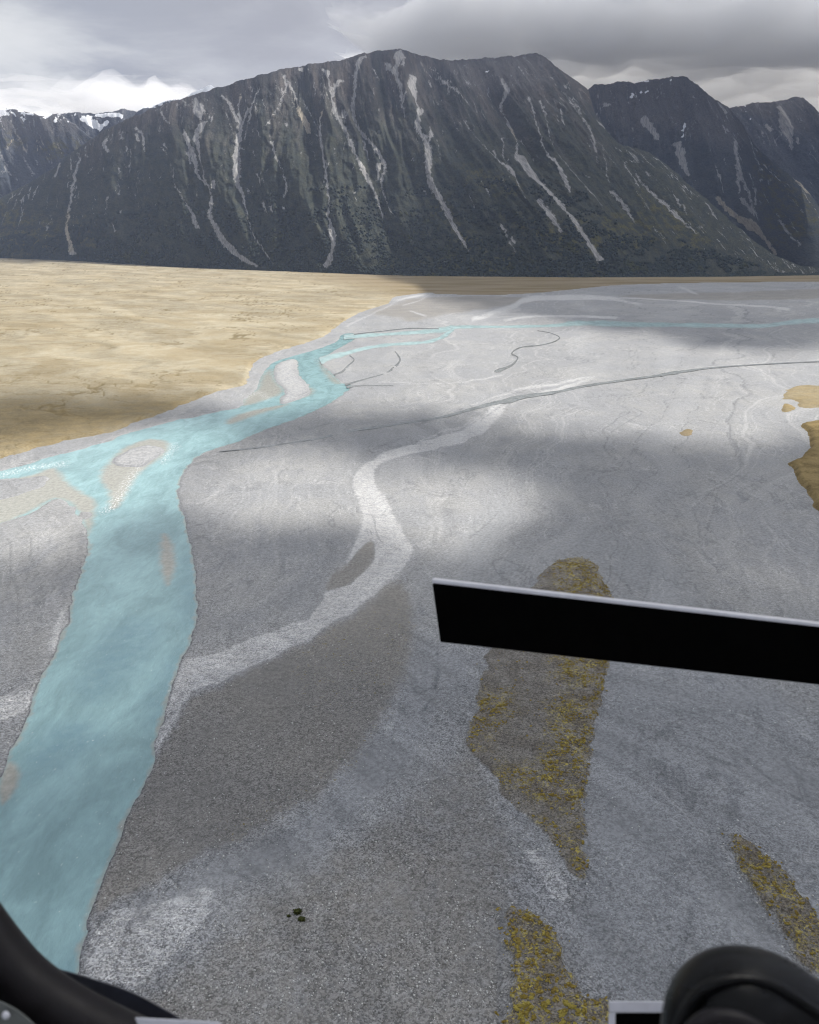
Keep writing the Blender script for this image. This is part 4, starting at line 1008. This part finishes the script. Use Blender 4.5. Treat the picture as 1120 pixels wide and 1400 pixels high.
def bank(label, xs, ys, basef, thickf, dens, seed, colr):
    BX, BY = np.meshgrid(xs, ys); BX = BX.astype(float); BY = BY.astype(float)
    th = thickf(BX, BY)
    puff = fbm(BX / 520, BY / 520, 5, seed, .58)
    k = sstep(.12, .7, th)
    low = basef(BX, BY) + (1 - k) * 190 + k * 110 * np.maximum(0, .25 + fbm(BX / 380, BY / 380, 5, seed + 4, .58))
    low = np.maximum(low, 1044)
    up = np.maximum(low + 1.0, low + th * (380 + 260 * puff) * k)
    DX = 60 * fbm(BX / 300, BY / 300, 4, seed + 7); DY = 60 * fbm(BX / 300, BY / 300, 4, seed + 9)
    nr, nc = BX.shape
    a = np.stack([BX + DX, BY + DY, up], -1).reshape(-1, 3); b = np.stack([BX, BY, low], -1).reshape(-1, 3)
    b[:, 0] += DX.ravel(); b[:, 1] += DY.ravel()
    cell = th > .12
    kk = cell[:-1, :-1] & cell[1:, :-1] & cell[:-1, 1:] & cell[1:, 1:]
    ft = grid_faces(nr, nc, kk)
    # side walls where the cover ends
    from collections import Counter
    ec = {}
    for q in ft:
        for m in range(4):
            e = (int(q[m]), int(q[(m + 1) % 4]))
            if (e[1], e[0]) in ec: del ec[(e[1], e[0])]
            else: ec[e] = 1
    side = np.array([(e[1], e[0], e[0] + nr * nc, e[1] + nr * nc) for e in ec])
    f = np.concatenate([ft, side, ft[:, ::-1] + nr * nc])
    used, inv = np.unique(f, return_inverse=True)
    m = mc.copy(); m.name = 'cloud_bank'
    pv = m.node_tree.nodes['Principled Volume']
    pv.inputs['Density'].default_value = dens; pv.inputs['Color'].default_value = (*colr, 1); pv.inputs['Anisotropy'].default_value = .1
    o = link_mesh('cloud', np.concatenate([a, b])[used], inv.reshape(f.shape), m)
    tag(o, label, 'cloud', kind='structure')
    return o


wv = lambda X, Y, a, sd: a * fbm(X / 900, Y / 900, 3, sd)
bank('low grey cloud bank resting on the summits at right', np.arange(-1500, 8200, 70), np.arange(4300, 11000, 70),
     lambda X, Y: 1046 + 30 * sstep(0, 1, fbm(X / 800, Y / 800, 3, 139)) + 0 * X,
     lambda X, Y: sstep(-900, 500, X + wv(X, Y, 500, 133)) * sstep(4350, 5000, Y + wv(X, Y, 250, 135)) * (1 - sstep(10000, 10800, Y)) * (1 - sstep(7200, 8000, X)), .0065, 130, (.999, .999, 1.0))
bank('bright white cloud bank veiling the far snowy range at left', np.arange(-6600, -700, 70), np.arange(6200, 9800, 70),
     lambda X, Y: 1046 + 40 * sstep(0, 1, fbm(X / 700, Y / 700, 3, 141)),
     lambda X, Y: .75 * (.45 + .55 * sstep(-.2, .3, fbm(X / 900, Y / 600, 4, 147))) * sstep(6350, 7000, Y + wv(X, Y, 250, 143)) * (1 - sstep(9000, 9700, Y)) * sstep(-6500, -5800, X) * (1 - sstep(-2300, -900, X + wv(X, Y, 500, 145))), .0032, 150, (.95, .955, .97))
bank('high unseen cloud sheet added to shade the cloud banks', np.arange(-9000, 9500, 250), np.arange(4800, 9000, 250),
     lambda X, Y: 2400 + 0 * X, lambda X, Y: .155 + .06 * (X < -1500), .010, 160, (.97, .975, 1.0))  # out of view, added only to grey the cloud banks below

# haze
hz = bpy.data.meshes.new('haze')
x0, x1, y0, y1, z0, z1 = -205000, 205000, -2600, 41000, -60, 1042
hv_ = [(x0, y0, z0), (x1, y0, z0), (x1, y1, z0), (x0, y1, z0), (x0, y0, z1), (x1, y0, z1), (x1, y1, z1), (x0, y1, z1)]
hz.from_pydata(hv_, [], [(0, 3, 2, 1), (4, 5, 6, 7), (0, 1, 5, 4), (1, 2, 6, 5), (2, 3, 7, 6), (3, 0, 4, 7)])
ho = bpy.data.objects.new('haze', hz); C.objects.link(ho)
mh = bpy.data.materials.new('haze'); mh.use_nodes = True; nt = mh.node_tree; nt.nodes.clear()
oo = nt.nodes.new('ShaderNodeOutputMaterial'); vh = nt.nodes.new('ShaderNodeVolumePrincipled')
vh.inputs['Color'].default_value = (.56, .68, 1.0, 1); vh.inputs['Density'].default_value = 2.3e-5; vh.inputs['Anisotropy'].default_value = .2
nt.links.new(vh.outputs[0], oo.inputs['Volume']); hz.materials.append(mh)
tag(ho, 'thin blue haze filling the valley air', 'haze', kind='stuff')

# ------------------------------------------------------------------ sky
w = bpy.data.worlds.new('World'); bpy.context.scene.world = w; w.use_nodes = True
nt = w.node_tree; nt.nodes.clear()
N = lambda typ, **kw: NT.n(type('Q', (), {'t': nt})(), typ, **kw)
out = N('ShaderNodeOutputWorld'); bg = N('ShaderNodeBackground')
sky = N('ShaderNodeTexSky', sky_type='NISHITA', sun_disc=False)
sky.sun_elevation = SUN_EL; sky.sun_rotation = math.pi / 2 - SUN_AZ
sky.altitude = 600; sky.air_density = 1.0; sky.dust_density = 1.0
tc = N('ShaderNodeTexCoord').outputs['Generated']
sep = N('ShaderNodeSeparateXYZ', ins={0: tc})
M2 = lambda op, a, b=0.0: N('ShaderNodeMath', operation=op, ins={0: a, 1: b}).outputs[0]
zz = M2('ADD', M2('MAXIMUM', sep.outputs[2], 0.0), .16)
pl = N('ShaderNodeCombineXYZ', ins={0: M2('DIVIDE', sep.outputs[0], zz), 1: M2('DIVIDE', sep.outputs[1], zz), 2: 0.0}).outputs[0]
ns = lambda sc, det, rg, dis, off=(0, 0, 0): N('ShaderNodeTexNoise', ins={'Vector': N('ShaderNodeMapping', ins={'Vector': pl, 'Location': off}).outputs[0], 'Scale': sc, 'Detail': det, 'Roughness': rg, 'Distortion': dis}).outputs['Fac']
MR = lambda v, a, b, c=0.0, d=1.0: N('ShaderNodeMapRange', interpolation_type='SMOOTHSTEP', ins={0: v, 1: a, 2: b, 3: c, 4: d}).outputs[0]


def MIX(f, a, b):
    nd = N('ShaderNodeMix', data_type='RGBA')
    for k, v in ((0, f), (6, a), (7, b)):
        if isinstance(v, bpy.types.NodeSocket): nt.links.new(v, nd.inputs[k])
        else: nd.inputs[k].default_value = v if k == 0 else (*v, 1)
    return nd.outputs[2]


cA = ns(.9, 8, .55, .3, (3.1, 1.7, 0)); cB = ns(2.2, 7, .6, .4, (7.3, 2.2, 0)); cC = ns(.55, 4, .5, .2, (1.3, 9.1, 0))
azr = MR(M2('DIVIDE', sep.outputs[0], M2('MAXIMUM', sep.outputs[1], .05)), -.5, -.05)      # brighter broken cloud away to the left
shade = M2('ADD', M2('MULTIPLY', cA, .6), M2('MULTIPLY', cB, .4))
grey = MIX(MR(shade, .36, .62), (3.2, 3.26, 3.62), (4.45, 4.55, 4.95))
white = MIX(MR(shade, .38, .60), (3.2, 3.4, 3.9), (6.0, 6.1, 6.2))
cloudc = MIX(azr, white, grey)
zen = MR(sep.outputs[2], .2, .65, 1.0, 1.15)
cloudc = N('ShaderNodeVectorMath', operation='SCALE', ins={0: cloudc, 3: zen}).outputs[0]
hole_ = M2('MULTIPLY', MR(cC, .60, .72, 0.0, .55), M2('SUBTRACT', 1.0, azr))
skyc = MIX(hole_, cloudc, sky.outputs[0])
nt.links.new(skyc, bg.inputs['Color']); bg.inputs['Strength'].default_value = .070
nt.links.new(bg.outputs[0], out.inputs['Surface'])

# ------------------------------------------------------------------ camera object
cam = bpy.data.cameras.new('camera'); co = bpy.data.objects.new('camera', cam); C.objects.link(co)
cam.sensor_fit = 'HORIZONTAL'; cam.sensor_width = 36; cam.lens = 36 * F / W
cam.clip_start = .02; cam.clip_end = 300000
co.location = (0, 0, CAM_H); co.rotation_euler = (math.pi / 2 - P, 0, 0)
cam.dof.use_dof = True; cam.dof.focus_distance = 250; cam.dof.aperture_fstop = 16
sc_ = bpy.context.scene; sc_.camera = co

# ------------------------------------------------------------------ helicopter cabin (built in cabin space: right, up, away from the seat)
CM = Matrix.Translation((0, 0, CAM_H)) @ Matrix.Rotation(math.pi / 2 - P, 4, 'X')


def cab(px_, py_, depth):
    return CM @ Vector(((px_ - 560) / F * depth, (700 - py_) / F * depth, -depth))


def plain(name, col, rough, spec=.4, noise=0.0, **kw):
    t = NT(name); p = t.pos()
    c = t.mix(t.ramp(t.noise(p, 60, 4, .6), .3, .7), col, tuple(min(1, x * (1 + noise)) for x in col))
    r = t.ramp(t.noise(p, 35, 4, .6), .3, .7, rough * .85, min(1, rough * 1.15))
    return t.finish(c, r, spec, t.bump(t.noise(p, 900, 2, .5), .0004, .4), **kw)


M_BLACK = plain('matte_black', (.0012, .0012, .0012), .95, .02, .5)
M_RUBBER = plain('black_rubber', (.006, .005, .006), .5, .2, .6)
M_NAVY = plain('dark_plastic', (.022, .023, .032), .4, .4, .5)
M_PALE = plain('pale_metal', (.50, .50, .54), .35, .5, .15)
M_GREY = plain('grey_metal', (.085, .09, .085), .5, .4, .3)
M_GRIP = plain('glossy_black', (.0015, .0015, .0018), .3, .16, .6)


def prism(name, loop_front, loop_back, mat, parent, bevel=.0):
    n = len(loop_front)
    V = list(loop_front) + list(loop_back)
    Fc = [tuple(range(n)), tuple(range(2 * n - 1, n - 1, -1))] + [(i, i + n, (i + 1) % n + n, (i + 1) % n) for i in range(n)]
    me = bpy.data.meshes.new(name); me.from_pydata([tuple(v) for v in V], [], Fc); me.update()
    import bmesh
    bm = bmesh.new(); bm.from_mesh(me); bmesh.ops.recalc_face_normals(bm, faces=bm.faces)
    if bevel:
        bmesh.ops.bevel(bm, geom=list(bm.edges), offset=bevel, segments=3, profile=.5, affect='EDGES')
    bm.to_mesh(me); bm.free(); me.materials.append(mat)
    o = bpy.data.objects.new(name, me); C.objects.link(o)
    if parent: o.parent = parent
    return o


def root(name, label, cat, at):
    o = bpy.data.objects.new(name, None); C.objects.link(o); o.location = at; o.empty_display_size = .02
    tag(o, label, cat); return o


def settle(r):
    bpy.context.view_layer.update()
    inv = Matrix.Translation(r.location).inverted()
    for c in r.children:
        c.matrix_parent_inverse = inv


D1 = .90
r_ = root('bar', 'thick matte black bar with pale top edge reaching in from the right', 'bar', cab(596, 836, D1))
fr = [(591, 798.2), (602, 878), (1330, 960), (1330, 882.2)]
prism('beam', [cab(x, y, D1) for x, y in fr], [cab(x, y, D1) + (CM.to_3x3() @ Vector((0.004, .0, -.016))) for x, y in fr], M_BLACK, r_, .0012)
ue = [(590, 791.5), (591, 797.5), (1330, 881.5), (1330, 876)]
prism('top_edge', [cab(x, y, D1 - .002) for x, y in ue], [cab(x, y, D1) + (CM.to_3x3() @ Vector((0.004, .0002, -.016))) for x, y in ue], M_PALE, r_, .0014)
settle(r_)

D2 = .55
r_ = root('panel', 'small black panel with pale rim beside the rounded black grip', 'panel', cab(870, 1400, D2))
q = [(842, 1385), (842, 1500), (960, 1500), (960, 1385)]
prism('panel_face', [cab(x, y, D2) for x, y in q], [cab(x, y, D2 + .03) for x, y in q], M_BLACK, r_, .0008)
q = [(832, 1369), (833, 1384.4), (960, 1384.4), (960, 1369)]
prism('rim', [cab(x, y, D2 - .002) for x, y in q], [cab(x, y, D2 + .031) for x, y in q], M_PALE, r_, .001)
q = [(832, 1385), (832, 1500), (841.4, 1500), (841.4, 1385)]
prism('side_rim', [cab(x, y, D2 - .002) for x, y in q], [cab(x, y, D2 + .031) for x, y in q], M_PALE, r_, .001)
settle(r_)


def sweep(name, path, mat, parent, radii, nseg=28, sq=1.0, close=True):
    """a round section carried along a smooth path of (world point), radius per control point"""
    pts = smooth([(*p, r) for p, r in zip(path, radii)], False, 10)
    V, Fc = [], []
    up0 = CM.to_3x3() @ Vector((0, 0, 1))
    n = len(pts)
    for i in range(n):
        a = Vector(pts[max(i - 1, 0)][:3]); b = Vector(pts[min(i + 1, n - 1)][:3]); d = (b - a).normalized()
        s = d.cross(up0).normalized(); u = s.cross(d).normalized()
        for k in range(nseg):
            th = 2 * math.pi * k / nseg
            V.append(Vector(pts[i][:3]) + (s * math.cos(th) + u * math.sin(th) * sq) * pts[i][3])
    for i in range(n - 1):
        for k in range(nseg):
            Fc.append((i * nseg + k, i * nseg + (k + 1) % nseg, (i + 1) * nseg + (k + 1) % nseg, (i + 1) * nseg + k))
    if close:
        Fc += [tuple(range(nseg))[::-1], tuple(range((n - 1) * nseg, n * nseg))]
    o = link_mesh(name, V, Fc, mat, parent)
    return o


# rounded grip at the bottom right: a fat bent tube with a ribbed inner hose
D3 = .34
r_ = root('grip', 'rounded glossy black grip curving up in the bottom right corner', 'grip', cab(1000, 1400, D3))
k = D3 / F
sweep('grip_body', [cab(955, 1560, D3), cab(962, 1460, D3), cab(985, 1385, D3), cab(1040, 1372, D3 + .01), cab(1110, 1420, D3 + .015), cab(1200, 1500, D3 + .02), cab(1320, 1600, D3 + .02)], M_GRIP, r_, [58 * k, 60 * k, 70 * k, 70 * k, 72 * k, 78 * k, 80 * k])
sweep('inner_ridge', [cab(915, 1600, D3 - .022), cab(925, 1480, D3 - .022), cab(950, 1405, D3 - .026), cab(1000, 1392, D3 - .026), cab(1060, 1425, D3 - .026), cab(1140, 1500, D3 - .026)], M_RUBBER, r_, [9 * k, 9 * k, 10 * k, 10 * k, 10 * k, 10 * k])
sweep('outer_ridge', [cab(905, 1520, D3 - .012), cab(922, 1420, D3 - .014), cab(955, 1358, D3 - .014), cab(1015, 1338, D3 - .010), cab(1085, 1362, D3 - .008), cab(1190, 1440, D3)], M_GRIP, r_, [7 * k] * 6)
settle(r_)

# window frame, bottom left
D4 = .50
k = D4 / F
r_ = root('window_frame', 'curved black helicopter window frame in the bottom left corner', 'window frame', cab(60, 1390, D4))
sweep('seal', [cab(-170, 1080, D4), cab(-70, 1215, D4), cab(-6, 1303, D4), cab(40, 1352, D4), cab(110, 1398, D4), cab(220, 1452, D4), cab(380, 1520, D4)], M_RUBBER, r_, [38 * k, 38 * k, 38 * k, 38 * k, 38 * k, 40 * k, 42 * k])
sill = smooth([(55, 1322), (85, 1326), (130, 1339), (180, 1356), (225, 1379), (262, 1402), (330, 1450), (150, 1450), (60, 1400)], True, 6)
prism('sill', [cab(x, y, D4 + .03) for x, y in sill], [cab(x, y, D4 + .06) for x, y in sill], M_NAVY, r_, .0015)
q = [(184, 1391), (300, 1397), (330, 1440), (205, 1440)]
prism('trim', [cab(x, y, D4 - .03) for x, y in q], [cab(x, y, D4 - .02) for x, y in q], M_PALE, r_, .001)
q = smooth([(-60, 1340), (-5, 1366), (30, 1385), (60, 1420), (60, 1480), (-120, 1480), (-160, 1380)], True, 5)
pn_ = prism('door_panel', [cab(x, y, D4 - .05) for x, y in q], [cab(x, y, D4 - .035) for x, y in q], M_GREY, r_, .001)
settle(r_)
c0 = cab(8, 1388, D4 - .052)
ax = (CM.to_3x3() @ Vector((0, 0, 1)))
V, Fc = [], []
rr = 5.5 * (D4 - .05) / F
e1 = CM.to_3x3() @ Vector((1, 0, 0)); e2 = CM.to_3x3() @ Vector((0, 1, 0))
for i in range(6):
    ph = i / 5 * math.pi / 2
    for j in range(20):
        th = j / 20 * 2 * math.pi
        V.append(c0 + (e1 * math.cos(th) + e2 * math.sin(th)) * rr * math.cos(ph) + ax * rr * .6 * math.sin(ph))
for i in range(5):
    for j in range(20):
        Fc.append((i * 20 + j, i * 20 + (j + 1) % 20, (i + 1) * 20 + (j + 1) % 20, (i + 1) * 20 + j))
rv = link_mesh('rivet', V, Fc, M_PALE, pn_)
rv.matrix_parent_inverse = Matrix.Translation(r_.location).inverted() @ Matrix.Identity(4)
rv.parent = pn_
bpy.context.view_layer.update()
rv.matrix_parent_inverse = pn_.matrix_world.inverted()

# ------------------------------------------------------------------ render settings
sc_.view_settings.view_transform = 'Standard'; sc_.view_settings.look = 'None'; sc_.view_settings.gamma = 1.0
sc_.view_settings.exposure = 0.88
sc_.render.engine = 'CYCLES'
cy_ = sc_.cycles
cy_.use_denoising = True
cy_.pixel_filter_type = 'BLACKMAN_HARRIS'; cy_.filter_width = 1.15
try: cy_.denoiser = 'OPENIMAGEDENOISE'
except Exception: pass
cy_.max_bounces = 9; cy_.diffuse_bounces = 2; cy_.glossy_bounces = 2; cy_.volume_bounces = 7; cy_.transparent_max_bounces = 24
